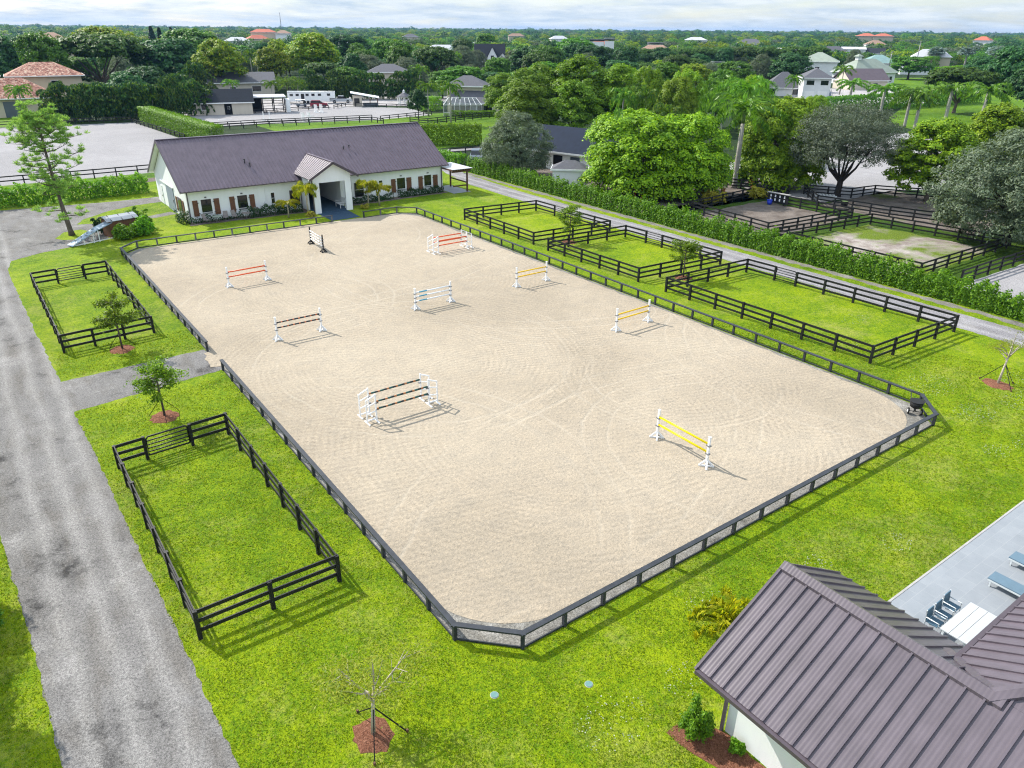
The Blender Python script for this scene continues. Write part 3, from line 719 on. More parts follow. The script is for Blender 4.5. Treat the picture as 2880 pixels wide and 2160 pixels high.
window(B, S, 53.3, 54.47, .78, 2.55, YF, [(52.34, 53.05, .6, 2.47), (54.78, 55.54, .6, 2.47)], sill_bars=True)
for x in (22.7, 27.1, 49.55, 53.9): MB().box(S(x, YF - .10, 2.86), (.22, .2, .10)).build('wall_lamp', M['black_steel'], B)
# left gable: sliding doors, side door, shuttered window
SG = lambda y, d, z: (bx(XL - d), by(y), z)
def gbox(name, y0, y1, z0, z1, m, d0=.004, d1=.07, parent=None): return MB().span(SG(y0, d0, z0), SG(y1, d1, z1)).build(name, M[m], parent or B)
dr = gbox('sliding_door', 102.2, 105.9, 0.02, 3.1, 'grey_door', .004, .09)
gbox('door_handle', 102.45, 102.6, 1.2, 1.6, 'black_steel', .092, .13, dr)
gbox('door_track', 101.9, 109.0, 3.13, 3.28, 'white_paint', .004, .14, dr)
sd = gbox('door', 108.6, 110.4, 0.02, 2.5, 'white_paint', .004, .07); gbox('door_handle', 108.75, 108.85, 1.1, 1.25, 'black_steel', .072, .12, sd)
gbox('shutter', 100.75, 101.45, .5, 2.3, 'wood')
sw = gbox('window', 98.5, 100.3, .35, 2.4, 'barn_trim', .004, .06); gbox('pane', 98.62, 100.18, .47, 2.28, 'glass', .062, .075, sw)
gbox('shutter', 97.5, 98.2, .5, 2.3, 'wood')
# porch
PX, PE, PR = 37.62, 4.5, 6.38
pw = MB(); py0, py1 = 91.6, 95.79
pw.span(S(34.95, py0, 0), S(35.75, py0 + .35, 3.85)).span(S(39.25, py0, 0), S(40.1, py0 + .35, 3.85))
pw.slab([S(34.95, py0, 3.852), S(40.1, py0, 3.852), S(40.1, py0, PE + .2), S(PX, py0, PR - .22), S(34.95, py0, PE + .2)], .35, (0, 1, 0))
pw.span(S(34.95, py0 + .352, 3.6), S(35.25, py1, PE + .1)).span(S(39.8, py0 + .352, 3.6), S(40.1, py1, PE + .1))
pw.span(S(39.75, 94.4, 0), S(40.1, py1, 3.6)); pw.span(S(34.95, 94.4, 0), S(35.3, py1, 3.6))
# recessed passage behind the mouth
pw.span(S(39.9, YF + .26, 0), S(40.05, 103, 3.4)).span(S(35.15, YF + .26, 0), S(35.3, 103, 3.4)).span(S(35.3, YF + .26, 3.25), S(39.9, 103, 3.39))
pw.span(S(35.3, 103.0, 0), S(39.9, 103.2, 3.25))
pwo = pw.build('porch', M['white'], B)
MB().span(S(35.3, 91.75, .02), S(39.9, 102.9, .07)).build('porch_floor', M['bluemat'], pwo)
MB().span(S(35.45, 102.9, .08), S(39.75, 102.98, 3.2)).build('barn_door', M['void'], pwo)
p = MB(); yy0, yy1 = 91.0, 99.6
yv = lambda z: 95.2 + (z - EZ) / (RZ - EZ) * (RY - 95.2)
for sx in (-1, 1):
    e = PX + sx * 3.3
    c = [S(e, yy0, PE), S(e, yv(PE) + .1, PE), S(PX, yv(PR) + .1, PR), S(PX, yy0, PR)]
    roof_plane(p, c if sx > 0 else c, .10, .42)
pr_ = p.build('porch_roof', M['barn_roof'], B)
q = MB()
for sx in (-1, 1): q.bar(S(PX + sx * 3.35, yy0 - .03, PE - .12), S(PX, yy0 - .03, PR - .10), .07, .30)
q.build('barge_board', M['barn_trim'], pr_)
MB().bar(S(PX, yy0 - .05, PR + .03), S(PX, yv(PR) + .1, PR + .03), .34, .06).build('ridge_cap', M['barn_roof'], pr_)
q = MB()
for sx in (-1, 1): q.slab([S(PX + sx * 3.27, yy0 + .02, PE - .14), S(PX, yy0 + .02, PR - .14), S(PX, py0 - .003, PR - .14), S(PX + sx * 3.27, py0 - .003, PE - .14)], .02)
q.build('soffit', M['white'], pr_)
for x in (34.88, 40.17): MB().bar(S(x, py0 + .2, 0), S(x, py0 + .2, 4.2), .10, .10).build('downspout', M['barn_trim'], pwo)
# bench inside the porch
bn = thing('bench', 'pale cushioned garden bench against the right side of the barn porch', 'bench', (39.2, 93.6, .07), PI / 2)
q = MB()
for k in range(5): q.box((0, -.3 + k * .15, .5), (1.6, .11, .05))
q.build('seat', M['offwhite'], bn)
q = MB()
for k in range(4): q.box((0, -.42 - k * .04, .7 + k * .15), (1.6, .05, .12))
q.build('backrest', M['offwhite'], bn)
for sx in (-.75, .75):
    for sy in (-.36, .3): MB().box((sx, sy, .25), (.08, .08, .5)).build('leg', M['offwhite'], bn)
    MB().bar((sx, -.4, .78), (sx, .34, .78), .08, .06).build('armrest', M['offwhite'], bn)
# pergola on the right end
pg = thing('pergola', 'brown timber pergola with pale corrugated cover at the right end of the barn', 'pergola', (59.1, 95.6, 0))
for y in (-2.3, 2.4):
    MB().box((0, y, 1.5), (.2, .2, 3.0)).build('post', M['pergola_wood'], pg)
    MB().bar((-2.6, y, 3.05), (.5, y, 3.05), .12, .26).build('beam', M['pergola_wood'], pg)
q = MB()
for k in range(9): q.bar((-2.7 + k * .4, -2.7, 3.28), (-2.7 + k * .4, 3.0, 3.28), .08, .18)
q.build('rafter', M['pergola_wood'], pg)
q = MB()
for k in range(15): q.bar((-2.7, -2.6 + k * .4, 3.42), (.7, -2.6 + k * .4, 3.42), .34, .05)
q.build('cover', M['white_roof'], pg)
MB().bar((0, -2.3, 1.35), (0, 2.4, 1.35), .1, .18).bar((-2.4, -2.3, 1.0), (0, -2.3, 1.0), .1, .18).build('rail', M['pergola_wood'], pg)

# sling chairs and two round tables before the left windows
def patio_chair():
    t = thing('patio_chair', '', 'chair', group='sling chairs before the barn windows')
    MB().slab([(-.28, -.28, .5), (.28, -.28, .5), (.28, .28, .44), (-.28, .28, .44)], .03).build('seat', M['taupe'], t)
    MB().slab([(-.28, .28, .44), (.28, .28, .44), (.28, .62, 1.12), (-.28, .62, 1.12)], .03, (0, -1, 0)).build('backrest', M['taupe'], t)
    for sx in (-1, 1):
        MB().tube([(sx * .3, -.32, 0), (sx * .3, -.3, .68), (sx * .3, .42, .70)], .022, 6).build('arm_leg', M['steel'], t)
        MB().tube([(sx * .3, .52, 0), (sx * .3, .3, .5)], .022, 6).build('leg', M['steel'], t)
    MB().tube([(-.34, -.1, .03), (.34, -.1, .03)], .025, 6).tube([(-.34, .3, .03), (.34, .3, .03)], .025, 6).build('base_rail', M['steel'], t)
    return t
ch = None
for x, y, rz, lb in ((22.1, 94.2, .5, 'leftmost taupe sling chair before the barn window, left of the green table'), (24.4, 94.4, -.3, 'taupe sling chair right of the green table, turned to it'),
                     (25.6, 94.3, .3, 'taupe sling chair between the two round tables, facing the arena'), (28.2, 94.4, -.4, 'rightmost taupe sling chair, beside the dark round table')):
    if ch is None: ch = patio_chair(); ch.location = (x, y, 0); ch.rotation_euler = (0, 0, rz); ch['label'] = lb
    else: dup(ch, (x, y, 0), rz, lb)
for x, lb, m in ((23.3, 'low round green table between the two left sling chairs', 'green_roof'), (26.9, 'round dark table beside the rightmost sling chair', 'taupe')):
    t = thing('patio_table', lb, 'table', (x, 94.2, 0), group='round tables before the barn windows')
    MB().tube([(0, 0, .70), (0, 0, .74)], .55, 20).build('table_top', M[m], t)
    for k in range(3):
        a = 2 * PI * k / 3; MB().tube([(0, 0, .69), (.4 * math.cos(a), .4 * math.sin(a), 0)], .025, 6).build('leg', M['steel'], t)

# ------------------------------------------------------------------ house at the lower right
H = thing('house', 'near house with wide-seamed purple-brown metal roof at the lower right', 'house', (19, 6, 0))
h = lambda x, y, z: (x - 19, y - 6, z)
ze, zr, ye = 3.2, 5.5, 10.5
r = MB()
n_ = 22
# west slope, carried on up under the higher roof's hip
for nm, cs, m in (('roof', [(15.05, -8, ze), (15.05, ye, ze), (19, ye, zr), (19, -8, zr)], 'house_roof'),):
    roof_plane(r, [h(*c) for c in cs], .12, .5, (.055, .065))
wr = r.build('roof', M['house_roof'], H)
r = MB(); roof_plane(r, [h(22.95, 3.0, ze), h(22.95, ye, ze), h(19, ye, zr), h(19, 3.0, zr)], .12, .5, (.055, .065)); er = r.build('roof', M['house_roof'], H)
# higher hipped roof: north slope and upper west slope
sl = (zr - ze) / 3.95
def zh(y): return 5.5 + sl * (3.9 - y)
r = MB()
a_, b_, c_, d_ = (20.45, 5.35, zh(5.35)), (44, 5.35, zh(5.35)), (44, -2.6, zh(-2.6)), (25.5, -2.6, zh(-2.6))
nn = Vector((0, sl, 1)).normalized()
r.slab([h(*a_), h(*b_), h(*c_), h(*d_), h(19.02, 3.9, 5.52)], .12, tuple(-nn))
x = 19.3
while x < 44:
    yb = 5.35 if x > 20.5 else 3.9 + (x - 19); yt = -2.6 if x > 25.5 else 3.9 - (x - 19)
    r.bar(Vector(h(x, yb, zh(yb))) + nn * .03, Vector(h(x, yt, zh(yt))) + nn * .03, .055, .065, tuple(nn)); x += .5
r.build('upper_roof', M['house_roof_x'], H)
r = MB(); nw = Vector((-sl, 0, 1)).normalized()
r.slab([h(19.0, 3.85, zr + .004), h(19.0, -8, zr + .004), h(25.4, -8, zr + sl * 6.4), h(25.4, -2.55, zr + sl * 6.4)], .12, tuple(-nw))
y = 3.5
while y > -7:
    xt = min(25.4, 19 + (3.85 - y)); r.bar(Vector(h(19, y, zr)) + nw * .03, Vector(h(xt, y, zr + sl * (xt - 19))) + nw * .03, .055, .065, tuple(nw)); y -= .5
r.build('upper_roof', M['house_roof'], H)
cp = MB()
for s_ in (-1, 1):
    cp.slab([h(19, 3.6, zr + .125), h(19, ye + .05, zr + .125), h(19 + s_ * .25, ye + .05, zr + .105 - .25 * sl), h(19 + s_ * .25, 3.6, zr + .105 - .25 * sl)], .12)
cp.build('ridge_cap', M['house_roof'], H)
hp = MB(); hd = Vector((1, -1, sl)).normalized(); p0, p1 = Vector((19, 3.9, 5.5)), Vector((25.4, -2.5, 5.5 + sl * 6.4))
for sd_ in ((-.30, 0, -.30 * sl), (0, .30, -.30 * sl)):
    o = Vector(sd_); up = Vector((0, 0, .13)); hp.slab([h(*(p0 + up)), h(*(p1 + up)), h(*(p1 + up + o)), h(*(p0 + up + o))], .12)
hp.build('hip_cap', M['house_roof'], H)
MB().bar(h(20.47, 5.42, zh(5.35) - .05), h(44, 5.42, zh(5.35) - .05), .14, .14).build('gutter', M['barn_trim'], H)
MB().bar(h(19.1, 4.0, 5.55), h(21.0, 5.9, 4.38), .32, .03).build('valley_flashing', M['house_roof'], H)
q = MB()
for s_ in (-1, 1): q.bar(h(19 + s_ * 3.98, ye + .03, ze - .12), h(19, ye + .03, zr - .10), .08, .26)
q.build('barge_board', M['barn_trim'], H)
MB().bar(h(15.0, -8, ze - .10), h(15.0, ye, ze - .10), .16, .14).build('gutter', M['barn_trim'], H)
q = MB(); q.slab([h(15.1, -8, ze - .15), h(15.1, ye - .05, ze - .15), h(16.35, ye - .05, ze - .13), h(16.35, -8, ze - .13)], .02)
for s_ in (-1, 1): q.slab([h(19 + s_ * 3.85, ye, ze - .08), h(19, ye, zr - .18), h(19, ye - .7, zr - .18), h(19 + s_ * 3.85, ye - .7, ze - .08)], .02)
q.build('soffit', M['white'], H)
w = MB(); wx, wy = 16.3, 9.9
w.span(h(wx, -8, 0), h(wx + .25, wy, ze + .3)); w.span(h(21.5, 3, 0), h(21.75, wy, ze + .3))
w.slab([h(wx + .25, wy, 0), h(21.5, wy, 0), h(21.5, wy, ze + .5), h(19, wy, zr - .35), h(wx + .25, wy, ze + .5)], .25, (0, -1, 0))
w.span(h(21.75, 2.2, 0), h(44, 2.45, zh(5.3)))
w.build('wall', M['white'], H)
MB().bar(h(16.22, 9.99, 0), h(16.22, 9.99, ze - .1), .10, .10).build('downspout', M['barn_trim'], H)
w2 = MB().span(h(wx - .06, 4.4, .9), h(wx - .003, 6.0, 2.4)).build('window', M['barn_trim'], H)
MB().span(h(wx - .075, 4.5, 1.0), h(wx - .062, 5.9, 2.3)).build('pane', M['glass'], w2)
for y in (5.2, 2.0): pass
# patio furniture
T = thing('dining_table', 'long white slatted outdoor dining table on the blue-grey patio', 'table', (27.45, 7.25, .06))
q = MB()
for k in range(3): q.box((0, -.34 + k * .34, .735), (2.5, .325, .04))
q.build('table_top', M['table'], T)
for sx in (-1.1, 1.1):
    for sy in (-.4, .4): MB().box((sx, sy, .355), (.08, .08, .71)).build('leg', M['chair_frame'], T)
def dining_chair():
    t = thing('dining_chair', '', 'chair', group='blue mesh chairs round the patio table')
    MB().box((0, 0, .46), (.5, .5, .04)).build('seat', M['chair_blue'], t)
    MB().box((0, .26, .74), (.5, .035, .46), 0, -.12).build('backrest', M['chair_blue'], t)
    for sx in (-.26, .26):
        MB().tube([(sx, -.24, 0), (sx, -.24, .66), (sx, .25, .66)], .024, 6).build('arm_leg', M['chair_frame'], t)
        MB().tube([(sx, .25, 0), (sx, .25, .5), (sx, .29, .98)], .024, 6).build('leg', M['chair_frame'], t)
    return t
ch = dining_chair()
pl = [(26.75, 8.15, 0, 'blue mesh chair on the lawn side of the patio table, nearest the roof'), (27.42, 8.15, 0, 'blue mesh chair at the middle of the lawn side of the patio table'), (28.2, 8.2, 0, 'blue mesh chair on the lawn side of the patio table, farthest from the roof'),
      (26.75, 6.35, PI, 'blue mesh chair on the house side of the patio table, nearest the roof valley'), (27.42, 6.35, PI, 'blue mesh chair in the middle of the house side of the patio table'), (28.1, 6.35, PI, 'blue mesh chair on the house side of the patio table, toward the loungers')]
for k, (x, y, a, lb) in enumerate(pl):
    if k == 0: ch.location = (x, y, .06); ch.rotation_euler = (0, 0, a); ch['label'] = lb
    else: dup(ch, (x, y, .06), a, lb)
def lounger():
    t = thing('sun_lounger', '', 'sun lounger', group='pale blue sun loungers on the patio')
    MB().box((0, 0, .36), (.72, 2.1, .06)).build('bed', M['lounger'], t)
    f = MB().bar((-.34, -1.03, .30), (-.34, 1.03, .30), .06, .08).bar((.34, -1.03, .30), (.34, 1.03, .30), .06, .08); f.build('frame', M['chair_frame'], t)
    for sx in (-.33, .33):
        for sy in (-.9, .9): MB().box((sx, sy, .13), (.06, .06, .26)).build('leg', M['chair_frame'], t)
    return t
lo = lounger(); lo.location = (31.75, 7.15, .06); lo['label'] = 'pale blue sun lounger nearer the dining table'
dup(lo, (34.0, 7.25, .06), 0, 'pale blue sun lounger farther from the dining table, at the picture edge')
for x, y, lb in ((13.8, 14.1, 'round pale teal ground cover farther from the near bare sapling'), (10.7, 15.7, 'round pale teal ground cover nearer the arena corner rail')):
    t = thing('ground_cover', lb, 'ground cover', (x, y, .004), group='round utility covers in the lawn')
    MB().tube([(0, 0, .0), (0, 0, .03)], .135, 18).build('lid', M['teal_lid'], t)
    MB().tube([(0, 0, -.01), (0, 0, .012)], .16, 18).build('collar', M['concrete'], t)
# spreader cart in the arena corner
t = thing('spreader', 'black push spreader cart with round hopper parked in the arena corner', 'spreader', (44.55, 18.35, .03), 2.2)
MB().tube([(0, 0, .38), (0, 0, .5), (0, 0, .86)], [.16, .34, .42], 16).tube([(0, 0, .86), (0, 0, .90)], .44, 16).build('hopper', M['rubber'], t)
for s_ in (-1, 1):
    wv = MB().tube([(s_ * .34, .1, .2), (s_ * .42, .1, .2)], .2, 16).build('wheel', M['rubber'], t)
    MB().tube([(s_ * .335, .1, .2), (s_ * .43, .1, .2)], .10, 12).build('rim', M['white_paint'], wv)
MB().tube([(-.25, 0, .5), (-.25, -1.0, 1.05), (.25, -1.0, 1.05), (.25, 0, .5)], .025, 6).tube([(0, .1, .2), (0, 0, .4)], .05, 6).tube([(-.36, .1, .2), (.36, .1, .2)], .025, 6).build('handle', M['black_steel'], t)
MB().tube([(0, -.15, .02), (0, -.3, .5)], .03, 6).build('stand', M['steel'], t)
# loading ramp and covered bin in the shrubs left of the barn
t = thing('loading_ramp', 'blue-grey checkered ramp rising to a covered bin among shrubs', 'ramp', (6.9, 91.6, 0))
a, b, c = Vector((0, 0, .1)), Vector((2.9, 1.0, 1.35)), Vector((4.5, 1.9, 1.75))
q = MB()
for p_, r_ in ((a, b), (b, c)): q.bar(p_, r_, 1.1, .09)
q.build('deck', M['ramp_blue'], t)
q = MB()
for k in range(9):
    for s_ in (0, 1):
        f0, f1 = (k + .1) / 9, (k + .6) / 9
        if (k + s_) % 2 == 0:
            d_ = (b - a).normalized(); sd_ = d_.cross(Vector((0, 0, 1))).normalized() * (.24 if s_ else -.24); up = Vector((0, 0, .055))
            q.bar(a.lerp(b, f0) + sd_ + up, a.lerp(b, f1) + sd_ + up, .44, .012)
q.build('grip_pad', M['charcoal_paint'], t)
q = MB()
for f_ in (.45, .8, 1.0): 
    p_ = a.lerp(b, f_)
    for s_ in (-.45, .45): q.bar((p_.x + s_ * .3, p_.y - s_, p_.z), (p_.x + s_ * .3, p_.y - s_, 0), .09, .09)
q.bar((.3, -.3, .12), (4.6, 1.1, .12), .08, .1); q.build('leg', M['white_paint'], t)
t = thing('covered_bin', 'wooden bin under a curved grey tarp behind the ramp', 'bin', (12.5, 94.3, 0), .25)
q = MB(); q.span((-1.5, -1.0, 0), (1.5, 1.0, 1.9)); q.build('box', M['wood'], t)
q = MB()
pts = [(-1.2, 1.92), (-.7, 2.2), (0, 2.35), (.7, 2.2), (1.2, 1.92)]
for (y0, z0), (y1, z1) in zip(pts, pts[1:]): q.slab([(-1.8, y0, z0), (1.8, y0, z0), (1.8, y1, z1), (-1.8, y1, z1)], .05)
q.build('cover', M['tarp'], t)
for x in (-1.2, 0, 1.2): MB().bar((x, -1.24, 1.95), (x, 0, 2.40), .06, .04).build('strap', M['strap'], t)
# ------------------------------------------------------------------ foliage
RNG = np.random.default_rng(11)
def unit(a): return a / np.maximum(np.linalg.norm(a, axis=1, keepdims=True), 1e-9)
def leaf_mesh(name, C, Nn, size, m, aspect=.55, tang=None):
    """one kite-shaped face per leaf"""
    n = len(C); r = RNG
    size = np.broadcast_to(np.asarray(size, float), (n,)) * r.uniform(.7, 1.25, n)
    Nn = unit(Nn); t = r.normal(size=(n, 3)) if tang is None else tang
    t = unit(t - (t * Nn).sum(1, keepdims=True) * Nn); b = np.cross(Nn, t)
    s = size[:, None]
    V = np.stack([C - t * s * .5, C + b * s * aspect * .5 + Nn * s * .08, C + t * s * .5, C - b * s * aspect * .5 + Nn * s * .08], 1).reshape(-1, 3)
    me = bpy.data.meshes.new(name)
    me.vertices.add(4 * n); me.vertices.foreach_set('co', V.astype(np.float32).ravel())
    me.loops.add(4 * n); me.loops.foreach_set('vertex_index', np.arange(4 * n, dtype=np.int32))
    me.polygons.add(n); me.polygons.foreach_set('loop_start', np.arange(0, 4 * n, 4, dtype=np.int32))
    me.update(calc_edges=True); me.materials.append(m)
    return me
def sphere(n): return unit(RNG.normal(size=(n, 3)))
def crown_pts(shapes, ncl, rc, nl, flat=.75, inner=.25, jit=.7, up=.55, low=-.45, droop=0.0):
    """shapes: ellipsoids (x,y,z,rx,ry,rz); clumps on their skin, leaves on every clump"""
    sh = np.array(shapes, float); w = (sh[:, 3] * sh[:, 5]) ** 1.0; w /= w.sum()
    k = RNG.choice(len(sh), ncl, p=w); d = sphere(ncl); bad = d[:, 2] < low; d[bad, 2] *= -1
    rr = np.where(RNG.random(ncl) < inner, RNG.uniform(.3, .8, ncl), RNG.uniform(.82, 1.02, ncl))[:, None]
    cc = sh[k, :3] + d * sh[k, 3:] * rr
    R = rc * RNG.uniform(.65, 1.3, ncl)
    n = ncl * nl; c = np.repeat(cc, nl, 0); Rr = np.repeat(R, nl)[:, None]; dd = np.repeat(d, nl, 0)
    e = sphere(n); e[:, 2] = np.where(e[:, 2] < -.35, -e[:, 2], e[:, 2])
    off = e * Rr * np.array([1, 1, flat]) * RNG.uniform(.45, 1.05, (n, 1))
    if droop: off[:, 2] -= droop * (off[:, 0] ** 2 + off[:, 1] ** 2) / Rr[:, 0]
    Nn = e * .8 + dd * .35 + np.array([0, 0, up]) + RNG.normal(size=(n, 3)) * jit
    return c + off, Nn
def trunk_mesh(mb, base_r, h, limbs, bend=.03):
    top = (RNG.normal() * bend * h, RNG.normal() * bend * h, h)
    mb.tube([(0, 0, -.1), (0, 0, .25), (top[0] * .5, top[1] * .5, h * .5), top], [base_r * 1.5, base_r * 1.1, base_r * .85, base_r * .7], 9)
    for e in limbs:
        e = Vector(e); p0 = Vector(top) * RNG.uniform(.72, 1.0)
        mid = p0.lerp(e, .5) + Vector((RNG.normal() * .25, RNG.normal() * .25, RNG.normal() * .2))
        mb.tube([p0, mid, e], [base_r * .55, base_r * .35, base_r * .1], 6, False)
    return mb
KIND = {}
def make_tree(kind, crown_me, trunk_mb, bark, w, hgt):
    KIND[kind] = dict(crown=crown_me, trunk=trunk_mb, bark=bark, w=w, h=hgt, me=None)
def plant(kind, name, label, cat, x, y, h_, w_, rz=None, group=None, z=0.0):
    K = KIND[kind]
    t = thing(name, label, cat, (x, y, z), RNG.uniform(0, 6.28) if rz is None else rz, group, (w_ / K['w'], w_ / K['w'], h_ / K['h']))
    if K['me'] is None:
        K['me'] = K['trunk'].build('trunk', M[K['bark']], t).data
    else: link('trunk', K['me'], t)
    link('crown', K['crown'], t)
    for nm, me in K.get('extra', ()): link(nm, me, t)
    return t
def limbs(n, r, z0, z1): return [(r * math.cos(a) * f, r * math.sin(a) * f, RNG.uniform(z0, z1)) for a, f in ((2 * PI * (k + .5 * RNG.random()) / n, RNG.uniform(.5, 1)) for k in range(n))]

# lime, clumpy drooping crown (near)
sh = [(0, 0, 5.4, 5.4, 5.4, 4.8), (-2.6, 1, 3.6, 3.6, 3.6, 3.2), (2.5, -1.2, 3.8, 3.6, 3.4, 3.2), (-.5, -2.6, 3.4, 3.4, 3, 2.9), (.5, 2, 7.2, 3.4, 3.4, 2.9)]
sh += [(4.2 * math.cos(a), 4.2 * math.sin(a), 2.4, 1.9, 1.9, 2.0) for a in (0, .9, 1.8, 2.7, 3.6, 4.5, 5.4)]
C, n_ = crown_pts(sh, 330, 1.15, 175, .58, .05, .28, .42, -.85, .42)
make_tree('lime', leaf_mesh('lime_crown', C, n_, .36, M['L_lime']), trunk_mesh(MB(), .30, 3.2, limbs(7, 3.2, 4.2, 7)), 'bark', 12.4, 10.6)
# olive-green, billowy tall crown
sh = [(0, 0, 9.5, 4.6, 4.6, 5.2), (-2.6, 0, 7.2, 3.4, 3.4, 3.8), (2.4, 1.4, 7.6, 3.2, 3.2, 4), (.4, -2.2, 6.4, 3.4, 3.2, 3.6)]
C, n_ = crown_pts(sh, 260, 1.05, 105, .85, .12, .32, .45, -.7)
make_tree('olive', leaf_mesh('olive_crown', C, n_, .46, M['L_olive']), trunk_mesh(MB(), .32, 5, limbs(7, 2.6, 7, 12)), 'bark', 11.6, 15.2)
# dark broad crown
sh = [(0, 0, 9.6, 6.6, 6.6, 5.4), (-3.6, 1, 7.4, 4.2, 4.2, 4), (3.6, -1.6, 7.8, 4.2, 4, 4.2), (0, 3, 11.5, 4, 4, 3.6)]
C, n_ = crown_pts(sh, 240, 1.35, 44, .75, .12, .32, .5, -.6)
make_tree('dark', leaf_mesh('dark_crown', C, n_, .82, M['L_dark']), trunk_mesh(MB(), .4, 5, limbs(6, 4, 7, 12)), 'dark_bark', 15.8, 15.6)
C, n_ = crown_pts(sh, 240, 1.35, 44, .75, .12, .32, .5, -.6)
make_tree('green', leaf_mesh('green_crown', C, n_, .8, M['L_green']), trunk_mesh(MB(), .4, 5, limbs(6, 4, 7, 12)), 'dark_bark', 15.8, 15.6)
C, n_ = crown_pts(sh, 220, 1.4, 46, .75, .12, .32, .5, -.6)
make_tree('yellow', leaf_mesh('yellow_crown', C, n_, .8, M['L_yellow']), trunk_mesh(MB(), .4, 5, limbs(6, 4, 7, 12)), 'dark_bark', 15.8, 15.6)
# finer green crown for the near right tree
sh = [(0, 0, 6.6, 4.6, 4.2, 4.2), (-2.4, .6, 4.6, 3.2, 3, 3.2), (2.4, -.6, 5.0, 3.4, 3.2, 3.2), (.6, 1, 8.6, 2.6, 2.6, 2.4)]
C, n_ = crown_pts(sh, 270, .9, 110, .75, .12, .38, .5, -.85)
make_tree('green_near', leaf_mesh('green_near_crown', C, n_, .40, M['L_lime']), trunk_mesh(MB(), .28, 3, limbs(7, 2.6, 4.5, 8)), 'bark', 11.4, 11.2)
# umbrella: flat layered top over spreading pale limbs
sh = [(0, 0, 9.2, 8, 8, 2.4), (-3, 1, 8.2, 4.5, 4.5, 1.8), (3.4, -1, 8.4, 4.5, 4.5, 1.9)]
C, n_ = crown_pts(sh, 260, 1.25, 44, .5, .12, .3, .8, -.4)
make_tree('umbrella', leaf_mesh('umbrella_crown', C, n_, .75, M['L_umb']), trunk_mesh(MB(), .42, 3.2, limbs(9, 6.4, 7.2, 8.8)), 'bark', 16.6, 12)
# grey-green feathery crown, limbs showing through
tb = MB(); tb.tube([(0, 0, -.1), (.05, 0, .4), (.2, .1, 1.6), (.25, .1, 2.3)], [.62, .46, .40, .38], 10)
tips = []
for k in range(9):
    a = 2 * PI * k / 9 + RNG.uniform(-.2, .2); r_ = RNG.uniform(2.6, 4.2); zz = RNG.uniform(5, 7.5)
    p0 = Vector((.2, .1, RNG.uniform(1.5, 2.2))); p1 = Vector((r_ * .5 * math.cos(a), r_ * .5 * math.sin(a), 3.6 + RNG.normal() * .3)); p2 = Vector((r_ * math.cos(a), r_ * math.sin(a), zz))
    tb.tube([p0, p1, p2], [.2, .14, .06], 7, False)
    for j in range(5):
        b_ = p1.lerp(p2, RNG.uniform(.1, .9)); a2 = a + RNG.normal() * .8; e = b_ + Vector((math.cos(a2) * 2.2, math.sin(a2) * 2.2, RNG.uniform(.4, 2.2)))
        tb.tube([b_, b_.lerp(e, .5) + Vector((0, 0, .25)), e], [.07, .045, .015], 5, False); tips.append(e)
sh = [(0, 0, 6.6, 7.2, 7.2, 4.4), (-3, 1, 5.6, 4.6, 4.6, 3.4), (3.4, 0, 5.8, 4.6, 4.6, 3.4), (0, -3, 5.4, 4.4, 4.4, 3.4)]
C, n_ = crown_pts(sh, 1050, .8, 44, .7, .16, .6, .4, -.45)
dr = RNG.random(len(C)) < np.clip((4.2 - C[:, 2]) / 3.2, 0, .85); C, n_ = C[~dr], n_[~dr]
make_tree('grey', leaf_mesh('grey_crown', C, n_, .25, M['L_grey2'], .4), tb, 'dark_bark', 16.4, 11.4)
sh = [(0, 0, 5.0, 6.6, 6.6, 5.2), (-3, 1, 4.2, 4.6, 4.6, 4), (3, -1, 4.4, 4.6, 4.6, 4), (0, 1, 7.6, 4.2, 4.2, 3.2)]
C, n_ = crown_pts(sh, 700, .85, 62, .75, .15, .5, .4, -.9)
make_tree('grey_full', leaf_mesh('grey_full_crown', C, n_, .32, M['L_grey'], .45), trunk_mesh(MB(), .35, 2.5, limbs(8, 3.4, 4, 8)), 'dark_bark', 14.6, 11.0)
# conifer
n = 2600; z_ = RNG.uniform(.06, 1, n); a = RNG.uniform(0, 2 * PI, n); rr = (1 - z_) ** .8 * RNG.uniform(.5, 1, n) * 2.2 + .25
C = np.stack([rr * np.cos(a), rr * np.sin(a), z_ * 20], 1)
make_tree('conifer', leaf_mesh('conifer_crown', C, np.stack([np.cos(a), np.sin(a), np.full(n, .6)], 1) + RNG.normal(size=(n, 3)) * .4, .8, M['L_con']), MB().tube([(0, 0, 0), (0, 0, 19)], [.3, .05], 6), 'dark_bark', 4.6, 20.5)

